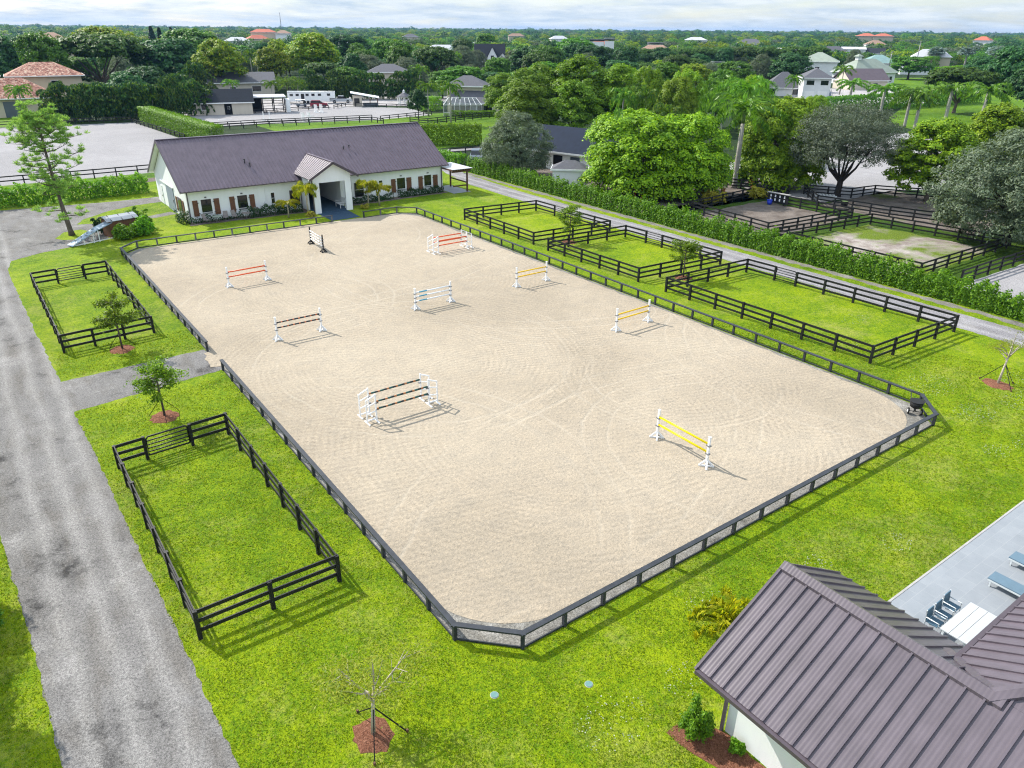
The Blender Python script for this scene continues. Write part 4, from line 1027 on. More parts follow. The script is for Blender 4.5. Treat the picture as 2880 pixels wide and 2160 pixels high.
# palms: arching fronds made of paired leaflets
def frond_pts(n_fronds, L, npairs, lift, drop, leaf_len, base, spread=.55, hang=.5, rng_el=(.15, 1.25)):
    C = []; T = []; Nn = []
    for k in range(n_fronds):
        a = k * 2.399 + RNG.uniform(-.25, .25); el = rng_el[0] + (rng_el[1] - rng_el[0]) * ((k + .5) / n_fronds) + RNG.uniform(-.1, .1)
        l = L * RNG.uniform(.82, 1.1); ca, sa = math.cos(a), math.sin(a)
        s = np.linspace(.12, 1, npairs); th = el - (el + drop) * s ** 1.3
        dx = np.cumsum(np.cos(th)) * l / npairs; dz = np.cumsum(np.sin(th)) * l / npairs
        P = np.stack([base[0] + dx * ca, base[1] + dx * sa, base[2] + dz], 1)
        side = np.array([-sa, ca, 0.0]); fw = np.stack([np.cos(th) * ca, np.cos(th) * sa, np.sin(th)], 1)
        ll = leaf_len * np.sin(np.clip(s * 1.05 + .12, 0, 1) * PI * .86 + .25).clip(.25)
        for sg in (-1, 1):
            t_ = sg * side * (1 - spread * .5) + fw * spread + np.array([0, 0, -hang]) + RNG.normal(size=P.shape) * .12
            t_ = unit(t_); C.append(P + t_ * ll[:, None] * .5); T.append(t_); Nn.append(np.cross(t_, fw) * sg + np.array([0, 0, .5]))
    return np.concatenate(C), np.concatenate(Nn), np.concatenate(T)
def palm_mesh(name, m, asp=.14, size=.8, **kw):
    C, Nn, T = frond_pts(**kw); return leaf_mesh(name, C, Nn, size, m, asp, T)
make_tree('palm', palm_mesh('palm_crown', M['L_palm'], .24, .9, n_fronds=15, L=3.9, npairs=18, lift=0, drop=1.0, leaf_len=.65, base=(0, 0, 7.8), spread=.7, hang=.25, rng_el=(-.4, 1.25)), MB().tube([(0, 0, 0), (.1, .05, 3), (.05, 0, 7.6)], [.24, .17, .14], 8), 'palm_bark', 7.0, 10.4)
make_tree('royal_low', palm_mesh('royal_low_crown', M['L_royal'], .24, 1.15, n_fronds=14, L=5.4, npairs=24, lift=0, drop=1.0, leaf_len=.8, base=(0, 0, 7.6), hang=.3, spread=.7, rng_el=(-.35, 1.25)), MB().tube([(0, 0, -.1), (0, 0, .5), (0, 0, 4), (0, 0, 8)], [.42, .34, .36, .24], 10), 'palm_bark', 10, 11.2)
make_tree('royal', palm_mesh('royal_crown', M['L_royal'], .15, 1.05, n_fronds=19, L=6.2, npairs=36, lift=0, drop=1.1, leaf_len=.85, base=(0, 0, 9.6), hang=.35, spread=.7, rng_el=(-.35, 1.3)), MB().tube([(0, 0, -.1), (0, 0, .5), (0, 0, 4), (0, 0, 8)], [.36, .26, .27, .19], 12), 'palm_bark', 10.4, 14.6)
KIND['royal']['extra'] = [('crownshaft', MB().tube([(0, 0, 7.95), (0, 0, 8.6), (0, 0, 10.0)], [.20, .20, .10], 10).build('crownshaft', M['shaft']))]
_o = KIND['royal']['extra'][0][1]; KIND['royal']['extra'] = [('crownshaft', _o.data)]; bpy.data.objects.remove(_o)
make_tree('phoenix', palm_mesh('phoenix_crown', M['L_palm'], .12, .8, n_fronds=34, L=4.2, npairs=22, lift=0, drop=.5, leaf_len=.8, base=(0, 0, 5.6), rng_el=(-.5, 1.35)), MB().tube([(0, 0, 0), (0, 0, 5.8)], [.45, .42], 9), 'dark_bark', 8.2, 9.8)
make_tree('silver', palm_mesh('silver_crown', M['L_silver'], .5, 1.7, n_fronds=26, L=3.6, npairs=5, lift=0, drop=.1, leaf_len=1.8, base=(0, 0, 9.6), rng_el=(-.7, 1.4), hang=.1), MB().tube([(0, 0, 0), (0, 0, 10)], [.34, .28], 8), 'palm_bark', 9, 14)
make_tree('gold', palm_mesh('gold_crown', M['L_gold'], .16, .75, n_fronds=11, L=1.9, npairs=26, lift=0, drop=1.0, leaf_len=.62, base=(0, 0, 3.3), rng_el=(-.2, 1.1), hang=.55), MB().tube([(0, 0, 0), (.05, 0, 1.5), (0, 0, 3.3)], [.12, .085, .07], 8), 'pale_bark', 3.4, 4.6)
# areca clump: many canes, dense drooping fronds down to the ground
Cs = []; Ns = []; Ts = []
for k in range(22):
    a = RNG.uniform(0, 2 * PI); r_ = 2.3 * math.sqrt(RNG.random()); zz = RNG.uniform(1.2, 9.4)
    c, nn_, t_ = frond_pts(5, 3.5, 12, 0, 1.5, .75, (r_ * math.cos(a), r_ * math.sin(a), zz), rng_el=(.2, 1.3), hang=.45); Cs.append(c); Ns.append(nn_); Ts.append(t_)
tb = MB()
for k in range(9):
    a = 2 * PI * k / 9; tb.tube([(math.cos(a), math.sin(a), 0), (1.6 * math.cos(a), 1.6 * math.sin(a), 7)], [.08, .06], 5, False)
make_tree('areca', leaf_mesh('areca_crown', np.concatenate(Cs), np.concatenate(Ns), .95, M['L_areca'], .26, np.concatenate(Ts)), tb, 'shaft', 7.4, 11.4)

# ------------------------------------------------------------------ hedges and shrubs (one thing each)
def hedge(name, label, path, width, hgt, dens, size, m, cat='hedge', ragged=.25, clipped=False, group='hedges'):
    t = thing(name, label, cat, (path[0][0], path[0][1], 0), group=group)
    Cs = []; Ns = []
    ox, oy = path[0]
    for a, b in zip(path, path[1:]):
        L = math.dist(a, b); n = int(L * (2 * hgt + width) * dens); dx, dy = (b[0] - a[0]) / L, (b[1] - a[1]) / L
        s = RNG.uniform(0, L, n); u = RNG.uniform(-1, 1, n); v = RNG.uniform(0, 1, n)
        lump = .5 + .28 * np.sin(s * 2.6 + np.sin(s * .83) * 2) + .22 * np.sin(s * 5.9 + 1.3) + .3 * RNG.normal(size=n) * .4
        hh = hgt * (1 - ragged * (1 - lump.clip(0, 1.3)))
        top = RNG.random(n) < width / (2 * hgt + width) * 1.3
        z = np.where(top, hh * RNG.uniform(.86, 1.04, n), hh * v); uu = np.where(top, u, np.sign(u) * RNG.uniform(.72, 1.0, n)) * width / 2 * (.82 + .3 * (lump if not clipped else .6))
        C = np.stack([a[0] - ox + dx * s - dy * uu, a[1] - oy + dy * s + dx * uu, z], 1)
        nr = np.stack([-dy * uu / width * 2, dx * uu / width * 2, np.where(top, 1.1, .35)], 1) + RNG.normal(size=(n, 3)) * (.35 if clipped else .6)
        Cs.append(C); Ns.append(nr)
    link('foliage', leaf_mesh('hedge_leaves', np.concatenate(Cs), np.concatenate(Ns), size, M[m], .6), t)
    q = MB()
    for a, b in zip(path, path[1:]):
        L = math.dist(a, b); k = max(2, int(L / 1.3))
        for j in range(k + 1):
            x, y = lerp(a, b, j / k); q.tube([(x - ox, y - oy, 0), (x - ox + RNG.normal() * .1, y - oy + RNG.normal() * .1, hgt * .7)], [.05, .02], 5, False)
    q.build('stem', M['dark_bark'], t); return t
hedge('hedge', 'long leafy bright green hedge between the grey lane and the worn paddocks', [(69.0, 12), (68.7, 45), (68.8, 70), (69.0, 108)], 1.6, 2.5, 95, .26, 'L_hedge', ragged=.55)
hedge('hedge', 'leafy green hedge behind the gravel drive left of the barn', [(-14, 117.0), (2.5, 118.5), (20.5, 118.8)], 2.4, 2.7, 60, .32, 'L_hedge', ragged=.4)
hedge('hedge', 'tall clipped bright hedge between the two grey far arenas', [(42.2, 160), (41.0, 178), (39.2, 211)], 3.4, 3.9, 50, .32, 'L_clip', ragged=.05, clipped=True)
hedge('hedge', 'clipped green hedge right of the barn ridge, behind the silvery tree', [(74.5, 142), (88, 133)], 3.0, 4.2, 45, .34, 'L_clip', ragged=.1, clipped=True)
hedge('hedge', 'low hedge before the pool screen house', [(112.6, 184), (113, 180.5), (122, 177.5)], 2.0, 1.6, 40, .34, 'L_clip', ragged=.1, clipped=True)
hedge('hedge', 'small square hedge left of the pool screen house', [(113, 200), (119, 204)], 4, 3.6, 30, .4, 'L_clip', ragged=.05, clipped=True)
hedge('hedge', 'long dark clipped hedge beyond the white stable at the right', [(479, 243), (560, 268), (661, 290)], 6, 9, 3, 1.0, 'L_green', ragged=.04, clipped=True)
hedge('hedge', 'dark hedge edging the sunny far lawn under the palms', [(205, 134), (240, 132), (292, 128)], 4, 4.5, 12, .6, 'L_green', ragged=.1, clipped=True)
hedge('hedge', 'lower green hedge before the long dark clipped hedge at the right', [(455, 224), (540, 236)], 4, 4.5, 5, .8, 'L_clip', ragged=.05, clipped=True)
hedge('hedge', 'green hedge along the lane side of the dark car', [(70, 121), (71, 113)], 1.8, 2, 60, .3, 'L_hedge', ragged=.3)
hedge('shrub_row', 'row of dark leafy shrubs under the left barn windows', [(27.3, 94.6), (34.2, 94.3)], 1.1, 1.4, 90, .20, 'L_shrub', 'shrubs', .55, group='shrub rows along the barn front')
hedge('shrub_row', 'sparse low shrubs at the left end of the barn front', [(20.2, 95.0), (26.8, 95.1)], .6, .9, 60, .18, 'L_shrub', 'shrubs', .7, group='shrub rows along the barn front')
hedge('shrub_row', 'row of small dark shrubs right of the barn porch', [(41.2, 94.6), (47.6, 94.7)], .7, 1.05, 100, .18, 'L_shrub', 'shrubs', .6, group='shrub rows along the barn front')
hedge('shrub_row', 'row of small dark shrubs under the right barn windows', [(48.6, 94.9), (56.0, 95.1)], .7, 1.15, 100, .18, 'L_shrub', 'shrubs', .6, group='shrub rows along the barn front')
hedge('shrub_row', 'leafy shrubs round the corner of the barn gable', [(19.9, 95.0), (19.6, 97.2)], .9, 1.7, 90, .2, 'L_shrub', 'shrubs', .6, group='shrub rows along the barn front')
sheet('barn_bed', wob([(20.0, 94.0), (34.9, 93.3), (34.9, 95.7), (20.4, 95.7)], .8, .15, 21), 4, M['soil'])
sheet('barn_bed', wob([(40.2, 93.6), (56.4, 94.2), (56.4, 95.7), (40.2, 95.7)], .8, .15, 22), 4, M['soil'])

def bush(label, x, y, w_, h_, n, size, m, name='shrub', group='shrubs', cat='shrub'):
    sh = [(0, 0, h_ * .34, w_ * .40, w_ * .40, h_ * .36)]
    for k in range(7):
        a = k * .9 + RNG.uniform(-.3, .3); r_ = w_ * RNG.uniform(.12, .38); hh = h_ * RNG.uniform(.5, 1.0)
        sh.append((r_ * math.cos(a), r_ * math.sin(a), hh * .55, w_ * .13, w_ * .13, hh * .45))
    C, Nn = crown_pts(sh, max(16, n // 28), w_ * .07 + .06, 28, 1.3, .3, .8, .5, -.9)
    C[:, 2] = np.abs(C[:, 2])
    t = thing(name, label, cat, (x, y, 0), group=group)
    link('foliage', leaf_mesh('bush_leaves', C, Nn, size, M[m], .55), t)
    q = MB()
    for k in range(4):
        a = k * 1.6; q.tube([(0, 0, 0), (w_ * .22 * math.cos(a), w_ * .22 * math.sin(a), h_ * .7)], [.05, .02], 5, False)
    q.build('stem', M['dark_bark'], t); return t
bush('large leafy shrub right of the covered bin', 14.6, 92.9, 3.6, 2.0, 4200, .24, 'L_hedge'); bush('leafy shrub in front of the covered bin', 12.6, 91.9, 3.0, 1.7, 3600, .24, 'L_hedge')
bush('leafy shrub behind the covered bin', 14.8, 96.2, 3.2, 2.4, 3200, .26, 'L_hedge'); bush('small shrub at the left back of the covered bin', 10.9, 96.0, 2.0, 1.7, 1500, .26, 'L_shrub')
bush('yellow-flowered low plant left of the porch mat', 33.9, 90.6, 1.6, .6, 900, .2, 'L_flower'); bush('yellow-flowered low plant right of the porch mat', 41.6, 91.2, 1.4, .55, 800, .2, 'L_flower')
bush('tall feathery green shrub at the near house corner', 15.35, 10.35, 1.15, 1.5, 4200, .11, 'L_hedge'); bush('green shrub along the near house wall in the mulch', 15.95, 9.15, .6, .55, 1300, .09, 'L_hedge')
bush('clipped round yellow-flowering bush under the lime tree', 83.2, 67.6, 4.2, 1.7, 2600, .3, 'L_flower'); bush('yellow-green bush with clay pot by the muddy paddock', 91.5, 66.3, 4, 1.6, 2200, .3, 'L_flower')
bush('dark bush behind the foot of the royal palm', 98.5, 74.5, 5, 2.6, 2600, .35, 'L_hedge')
bush('yellow-green bush at the right picture edge of the lawn', 56.8, 13.0, 1.6, 1.0, 1200, .2, 'L_gold')
bush('leafy green bush overhanging the left drive edge', -4.0, 29.9, 1.7, 1.5, 1500, .16, 'L_green')
def mulch(x, y, r_, label, sx=1.0):
    t = MB(); pts = []; n = 26
    t.add([(0, 0, .10)] + [(r_ * f * sx * math.cos(2 * PI * k / n), r_ * f * math.sin(2 * PI * k / n), zz) for f0, zz in ((.6, .085), (1, .0)) for k in range(n) for f in (f0 * RNG.uniform(.84, 1.12),)],
          [(0, 1 + k, 1 + (k + 1) % n) for k in range(n)] + [(1 + k, 1 + n + k, 1 + n + (k + 1) % n, 1 + (k + 1) % n) for k in range(n)])
    o = t.build('mulch_ring', M['mulch']); o.location = (x, y, .012); return tag(o, label, 'mulch', 'mulch rings round the young trees')
sheet('mulch_bed', wob([(14.6, 11.0), (15.6, 10.9), (16.25, 9.8), (16.25, 4), (15.0, 4), (15.15, 8.6), (14.7, 10)], .5, .1, 23), 4, M['mulch'])

# young trees
def sapling(label, mlabel, x, y, h_, w_, lean=(0, 0), mr=.85):
    mulch(x, y, mr, mlabel)
    t = thing('sapling', label, 'young tree', (x, y, 0), group='young trees in mulch rings')
    q = MB(); top = (lean[0], lean[1], h_ * .92)
    q.tube([(0, 0, 0), (lean[0] * .3, lean[1] * .3, h_ * .35), top], [.075, .06, .02], 8)
    brs = []
    for k in range(16):
        f = RNG.uniform(.38, .9); a = k * 2.4; r_ = w_ / 2 * (1.15 - .75 * abs(f - .5)) * RNG.uniform(.7, 1.05); z0 = h_ * f
        p0 = Vector((lean[0] * f, lean[1] * f, z0)); e = p0 + Vector((r_ * math.cos(a), r_ * math.sin(a), RNG.uniform(-.1, .5))); q.tube([p0, p0.lerp(e, .5) + Vector((0, 0, .12)), e], [.03, .02, .008], 5, False); brs.append((p0, e))
    q.build('trunk', M['bark'], t)
    Cs = []
    for p0, e in brs:
        for s_ in RNG.uniform(.3, 1.06, 9): Cs.append(np.array(p0.lerp(e, s_))[None] + RNG.normal(size=(20, 3)) * np.array([.18, .18, .12]))
    Cs.append(np.array([[lean[0] * .9, lean[1] * .9, h_ * .9]]) + RNG.normal(size=(160, 3)) * np.array([.24, .24, .24]))
    C = np.concatenate(Cs); link('crown', leaf_mesh('sapling_leaves', C, RNG.normal(size=C.shape) * .6 + np.array([0, 0, .8]), .19, M['L_sap'], .5), t)
    q = MB()
    for a in (.4, 2.5, 4.6): q.bar((0, 0, h_ * .34), (1.0 * math.cos(a), 1.0 * math.sin(a), .02), .03, .03)
    q.build('guy_strap', M['strap'], t)
sapling('leafy young tree beside the gravel side path, before the nearest gate', 'red-brown mulch ring under the leafy sapling by the side path', 6.05, 44.7, 3.9, 2.5)
sapling('leafy young tree at the near end of the small left paddock', 'red-brown mulch ring at the near end of the small left paddock', 6.0, 57.6, 4.1, 2.9)
sapling('leafy young tree between the two farther lane-side paddocks', 'mulch ring between the two farther lane-side paddocks', 53.2, 62.6, 4.1, 2.6)
sapling('leafy young tree between the two nearer lane-side paddocks', 'mulch ring between the two nearer lane-side paddocks', 53.8, 46.1, 3.8, 2.9)
def bare_tree(label, mlabel, x, y, h_, spread, lean, seed, mr, fol):
    rr = np.random.default_rng(seed); mulch(x, y, mr, mlabel, .85)
    t = thing('bare_sapling', label, 'young tree', (x, y, 0), group='young trees in mulch rings')
    q = MB(); tips = []
    s0 = Vector((lean[0] * .55, lean[1] * .55, h_ * .5)); q.tube([(0, 0, 0), (lean[0] * .25, lean[1] * .25, h_ * .25), s0], [.085, .07, .055], 9)
    for k in range(7):
        a = k * 2.4 + rr.uniform(-.3, .3); l = spread * rr.uniform(.6, 1); z0 = h_ * rr.uniform(.40, .52); p0 = Vector((lean[0] * z0 / h_, lean[1] * z0 / h_, z0))
        rise = rr.uniform(.1, .55) * h_ if k % 3 else rr.uniform(.0, .15) * h_
        e = p0 + Vector((l * math.cos(a), l * math.sin(a), rise)); m1 = p0.lerp(e, .45) + Vector((rr.normal() * .08, rr.normal() * .08, .08))
        q.tube([p0, m1, e], [.045, .032, .012], 6, False); tips.append(e)
        for j in range(3):
            b_ = m1.lerp(e, rr.uniform(.0, .8)); a2 = a + rr.uniform(-1, 1); e2 = b_ + Vector((math.cos(a2) * l * .45, math.sin(a2) * l * .45, rr.uniform(0, .5)))
            q.tube([b_, e2], [.02, .007], 5, False); tips.append(e2)
    e = s0 + Vector((lean[0] * .3, lean[1] * .3, h_ * .45)); q.tube([s0, s0.lerp(e, .5) + Vector((.05, .03, 0)), e], [.05, .035, .012], 7, False); tips.append(e)
    q.build('trunk', M['pale_bark'], t)
    Cs = [np.array(p)[None] + RNG.normal(size=(fol, 3)) * np.array([.34, .34, .06]) for p in tips]; C = np.concatenate(Cs)
    link('crown', leaf_mesh('feather_leaves', C, RNG.normal(size=C.shape) * .3 + np.array([0, 0, 1.0]), .15, M['L_feather'], .30), t)
    q = MB()
    for a in (-.5, 1.6, 4.3): q.bar((lean[0] * .4, lean[1] * .4, h_ * .36), (1.15 * math.cos(a), 1.15 * math.sin(a), .02), .035, .035)
    q.build('guy_strap', M['strap'], t)
    q = MB()
    for a in (-.5, 1.6, 4.3): q.box((1.15 * math.cos(a), 1.15 * math.sin(a), .06), (.07, .07, .14))
    q.build('stake', M['pergola_wood'], t)
bare_tree('nearly bare pale-barked sapling held by black straps in the near lawn', 'red-brown mulch ring under the strapped bare sapling in the near lawn', 6.4, 16.7, 3.6, 1.3, (.25, -.05), 5, .80, 80)
bare_tree('leaning bare pale sapling at the right edge of the lawn', 'red-brown mulch ring under the leaning bare sapling at the right', 53.5, 17.3, 3.9, 1.3, (1.3, .2), 9, .95, 40)

# pine left of the barn: needle tufts on open limbs
t = thing('pine_tree', 'tall slender pine with tufted light green needles on the gravel island', 'pine tree', (7.8, 97.0, 0))
q = MB(); ax = lambda z: Vector((-.09 * z + .004 * z * z, .02 * z, z))
q.tube([ax(z) for z in (0, .6, 3, 6, 9, 12, 13.2)], [.38, .27, .23, .18, .13, .07, .03], 10)
tips = []
spec = [(2.6, 3.0, 4), (4.4, 2.4, 4), (5.6, 4.0, 5), (6.6, 3.6, 5), (7.6, 3.9, 5), (9.0, 2.4, 4), (9.8, 3.9, 6), (10.6, 3.8, 7), (11.4, 3.4, 8), (12.0, 3.0, 8), (12.6, 2.0, 7)]
for z0, L_, n in spec:
    for k in range(n):
        a = 2 * PI * k / n + RNG.uniform(-.4, .4); l = L_ * RNG.uniform(.45, 1.05); p0 = ax(z0 + RNG.uniform(-.5, .5)); e = p0 + Vector((l * math.cos(a), l * math.sin(a), RNG.uniform(-.2, 1.5) * (1 if z0 > 4 else .3)))
        m1 = p0.lerp(e, .5) + Vector((0, 0, -.12)); q.tube([p0, m1, e], [.06, .04, .015], 5, False)
        for j in range(8):
            b_ = m1.lerp(e, RNG.uniform(-.2, 1)); e2 = b_ + Vector((RNG.normal() * .5, RNG.normal() * .5, RNG.uniform(-.15, .8))); q.tube([b_, e2], [.018, .008], 4, False); tips.append(e2)
        tips.append(e)
q.build('trunk', M['bark'], t)
tp = np.array([list(p) for p in tips]); n = 34; d = sphere(len(tp) * n); d[:, 2] = np.abs(d[:, 2]) * .9 + .05; d = unit(d)
C = np.repeat(tp, n, 0) + d * .22
link('crown', leaf_mesh('pine_needles', C, np.cross(d, RNG.normal(size=d.shape)), .50, M['L_pine'], .12, d), t)
for x, y, h_, w_, lb in ((34.0, 91.7, 4.9, 3.6, 'golden-green palm left of the barn porch'), (42.7, 92.4, 4.2, 3.2, 'green palm right of the barn porch, nearer the porch'), (44.1, 91.9, 3.3, 3.6, 'shorter golden palm right of the barn porch, farther from it'), (31.4, 91.8, 2.7, 3.0, 'low bushy palm under the left barn wall')):
    plant('gold' if 'golden' in lb else 'gold', 'palm_tree', lb, 'palm', x, y, h_, w_, group='young palms along the barn front')
make_tree('gold_bush', palm_mesh('gold_bush_crown', M['L_gold'], .30, .62, n_fronds=15, L=2.3, npairs=26, lift=0, drop=.75, leaf_len=.5, base=(0, 0, .7), hang=.2, spread=.8, rng_el=(.45, 1.5)), MB().tube([(0, 0, 0), (0, 0, .8)], [.14, .1], 7), 'pale_bark', 3.2, 2.9)
plant('gold_bush', 'palm_tree', 'yellow-green palm showing behind the near house roof edge', 'palm', 19.75, 12.3, 2.7, 2.7)
# ------------------------------------------------------------------ background houses
def house(name, label, cx, cy, rz, w, d, ez, top, kind='hip', wall='white', roof='slate', ov=.7, wins=(), cat='house', ridge=.45):
    """w along local X, d along Y, front face at -d/2; wins: (face f/l/r/b, a, z0, width, height, mat, name)"""
    t = thing(name, label, cat, (cx, cy, 0), rz)
    q = MB().span((-w / 2, -d / 2, 0), (w / 2, d / 2, ez))
    if kind == 'gable':
        for s_ in (-1, 1): q.slab([(s_ * w / 2, -d / 2, ez + .002), (s_ * w / 2, d / 2, ez + .002), (s_ * w / 2, 0, top - .2)], .2, (-s_, 0, 0))
    if kind == 'gabley':
        for s_ in (-1, 1): q.slab([(-w / 2, s_ * d / 2, ez + .002), (w / 2, s_ * d / 2, ez + .002), (0, s_ * d / 2, top - .2)], .2, (0, -s_, 0))
    q.build('wall', M[wall], t)
    W, D = w / 2 + ov, d / 2 + ov; r = MB(); e = ez
    def pl(*p): r.slab(p, .18)
    if kind == 'hip':
        if w >= d: k = max(0, W - D * 1.0); A, Bq = (-k, 0, top), (k, 0, top)
        else: k = max(0, D - W); A, Bq = (0, -k, top), (0, k, top)
        c = [(-W, -D, e), (W, -D, e), (W, D, e), (-W, D, e)]
        if k < .05:
            for i in range(4): pl(c[i], c[(i + 1) % 4], (0, 0, top))
        elif w >= d: pl(c[0], c[1], Bq, A); pl(c[1], c[2], Bq); pl(c[2], c[3], A, Bq); pl(c[3], c[0], A)
        else: pl(c[0], c[1], A); pl(c[1], c[2], Bq, A); pl(c[2], c[3], Bq); pl(c[3], c[0], A, Bq)
    elif kind == 'gable': pl((-W, -D, e), (W, -D, e), (W, 0, top), (-W, 0, top)); pl((W, D, e), (-W, D, e), (-W, 0, top), (W, 0, top))
    elif kind == 'gabley': pl((W, -D, e), (W, D, e), (0, D, top), (0, -D, top)); pl((-W, D, e), (-W, -D, e), (0, -D, top), (0, D, top))
    elif kind == 'flat': pl((-W, -D, top), (W, -D, top), (W, D, e + .4), (-W, D, e + .4))
    r.build('roof', M[roof], t)
    f = MB()
    if kind != 'flat':
        f.bar((-W, -D - .02, e - .06), (W, -D - .02, e - .06), .08, .26); f.bar((-W - .02, -D, e - .06), (-W - .02, D, e - .06), .08, .26); f.bar((W + .02, -D, e - .06), (W + .02, D, e - .06), .08, .26)
        f.build('fascia', M['white_paint'], t)
    for fc, a, z0, ww, hh, m, nm in wins:
        if fc in 'fb':
            y = -d / 2 if fc == 'f' else d / 2; s_ = -1 if fc == 'f' else 1
            o = MB().span((a - ww / 2 - .12, y + s_ * .004, z0 - .12), (a + ww / 2 + .12, y + s_ * .07, z0 + hh + .12)).build(nm, M['white_paint'] if m == 'glass' else M[m], t)
            if m == 'glass': MB().span((a - ww / 2, y + s_ * .072, z0), (a + ww / 2, y + s_ * .09, z0 + hh)).build('pane', M['glass'], o)
        else:
            x = -w / 2 if fc == 'l' else w / 2; s_ = -1 if fc == 'l' else 1
            o = MB().span((x + s_ * .004, a - ww / 2 - .12, z0 - .12), (x + s_ * .07, a + ww / 2 + .12, z0 + hh + .12)).build(nm, M['white_paint'] if m == 'glass' else M[m], t)
            if m == 'glass': MB().span((x + s_ * .072, a - ww / 2, z0), (x + s_ * .09, a + ww / 2, z0 + hh)).build('pane', M['glass'], o)
    return t
WN = lambda f, a, z=1.2, w=1.4, h_=1.5: (f, a, z, w, h_, 'glass', 'window')
DR = lambda f, a, m='void', w=1.2, h_=2.4: (f, a, .02, w, h_, m, 'door')
# tile-roofed house at the far left
t = house('tile_roof_house', 'cream house with terracotta tile roofs and dark garage door at the far left', 14.5, 247.5, -.05, 19, 13, 4.6, 9.2, 'hip', 'cream', 'terracotta', .9, [('f', -.4, .02, 4.4, 3.7, 'charcoal_paint', 'garage_door'), ('f', 7, .02, 2.2, 2.8, 'void', 'door'), WN('f', -6)])
house('tile_roof_house', 'back wing with hipped terracotta roof rising behind the far left cream house', 24.8, 268, -.07, 18, 12, 8.8, 12.2, 'hip', 'cream', 'terracotta', 1.0, [WN('f', -5, 5.5, 1.6, 2), WN('f', 2, 5.5, 1.6, 2)])
house('tile_roof_house', 'sliver of a cream house with terracotta roof at the left picture edge', 5, 262, 0, 15, 12, 9.4, 13, 'hip', 'cream', 'terracotta', .8, [WN('f', 3, 5)])
house('bungalow', 'beige bungalow with grey shingle roof above the dark stable', 85, 291, -.28, 28, 13, 4.0, 7.2, 'gable', 'beige', 'slate', .9, [WN('f', -8, 1.2, 3, 1.7), WN('f', 0, 1.2, 2), WN('f', 8, 1.2, 3, 1.7)])
# dark stable with open stalls and a flat canopy
t = house('stable', 'low beige stable with dark shingle roof and open stalls by the right grey arena', 62, 222.6, -.27, 14.5, 6.4, 3.1, 6.4, 'gable', 'beige', 'dark_shingle', .6, [WN('f', -5.2, 1.4, 1.5, 1.4), ('f', 0.9, .02, 1.7, 2.6, 'void', 'door'), WN('f', 1.0, 1.5, .5, .6)])
t = thing('stall_shed', 'black open-frame stall shed with a flat pale roof beside the dark stable', 'shed', (73.5, 220.6, 0), -.25)
q = MB()
for x in (-4.4, -1.5, 1.5, 4.4):
    for y in (-2.2, 2.6): q.box((x, y, 2.0), (.25, .25, 4.0))
q.build('post', M['black'], t)
q = MB()
for x0, x1 in ((-1.4, 1.4), (1.6, 4.3)):
    for z in (.7, 1.4, 2.1, 2.8): q.bar((x0, 2.6, z), (x1, 2.6, z), .1, .14)
q.build('rail', M['black'], t)
MB().slab([(-4.9, -2.8, 4.25), (4.9, -2.8, 4.25), (4.9, 3.2, 4.5), (-4.9, 3.2, 4.5)], .22).build('roof', M['white_roof'], t)
MB().span((4.8, -2.0, 0), (5.9, 2.2, 3.4)).build('side_wall', M['white'], t); MB().span((-4.3, 2.3, 0), (-1.6, 2.5, 3.6)).build('back_wall', M['void'], t)
# kiosk with slanted roof
t = thing('kiosk', 'small tan kiosk with a slanted pale roof at the right grey arena', 'kiosk', (103.6, 223.4, 0), -.42)
MB().span((-2.6, -1.2, 0), (0.2, 1.2, 3.1)).build('wall', M['beige'], t)
MB().slab([(-3.2, -1.8, 4.0), (5.4, -1.8, 2.5), (5.4, 2.2, 2.7), (-3.2, 2.2, 4.2)], .18).build('roof', M['offwhite'], t)
q = MB()
for x, zz in ((2.6, 2.7), (4.9, 2.35)):
    for y in (-1.3, 1.6): q.box((x, y, zz / 2), (.16, .16, zz))
q.build('post', M['wood'], t)
MB().span((.4, -1.5, 0), (5.0, -.9, 1.1)).build('counter', M['charcoal_paint'], t); MB().span((-2.2, -1.26, .9), (-.6, -1.204, 2.4)).build('window', M['glass'], t)
# gazebo
t = thing('gazebo', 'white octagonal gazebo with grey cupola roof behind the dark little tree', 'gazebo', (116.3, 219.5, 0))
P8 = [(2.0 * math.cos(PI * k / 4 + .39), 2.0 * math.sin(PI * k / 4 + .39)) for k in range(8)]
q = MB()
for k, (x, y) in enumerate(P8):
    q.box((x, y, 1.35), (.2, .2, 2.7)); nx, ny = P8[(k + 1) % 8]
    q.bar((x, y, .9), (nx, ny, .9), .08, .1); q.bar((x, y, 2.5), (nx, ny, 2.5), .1, .3)
    for j in range(1, 5): f = j / 5; q.bar((x + (nx - x) * f, y + (ny - y) * f, .1), (x + (nx - x) * f, y + (ny - y) * f, .9), .06, .06)
q.build('frame', M['white_paint'], t)
q = MB()
for k in range(8):
    a, b = P8[k], P8[(k + 1) % 8]; q.slab([(a[0] * 1.2, a[1] * 1.2, 2.65), (b[0] * 1.2, b[1] * 1.2, 2.65), (b[0] * .15, b[1] * .15, 3.7), (a[0] * .15, a[1] * .15, 3.7)], .06)
q.build('roof', M['slate'], t); MB().box((0, 0, 3.9), (.6, .6, .5)).tube([(0, 0, 4.1), (0, 0, 4.6)], [.5, .02], 8).build('cupola', M['white_paint'], t)
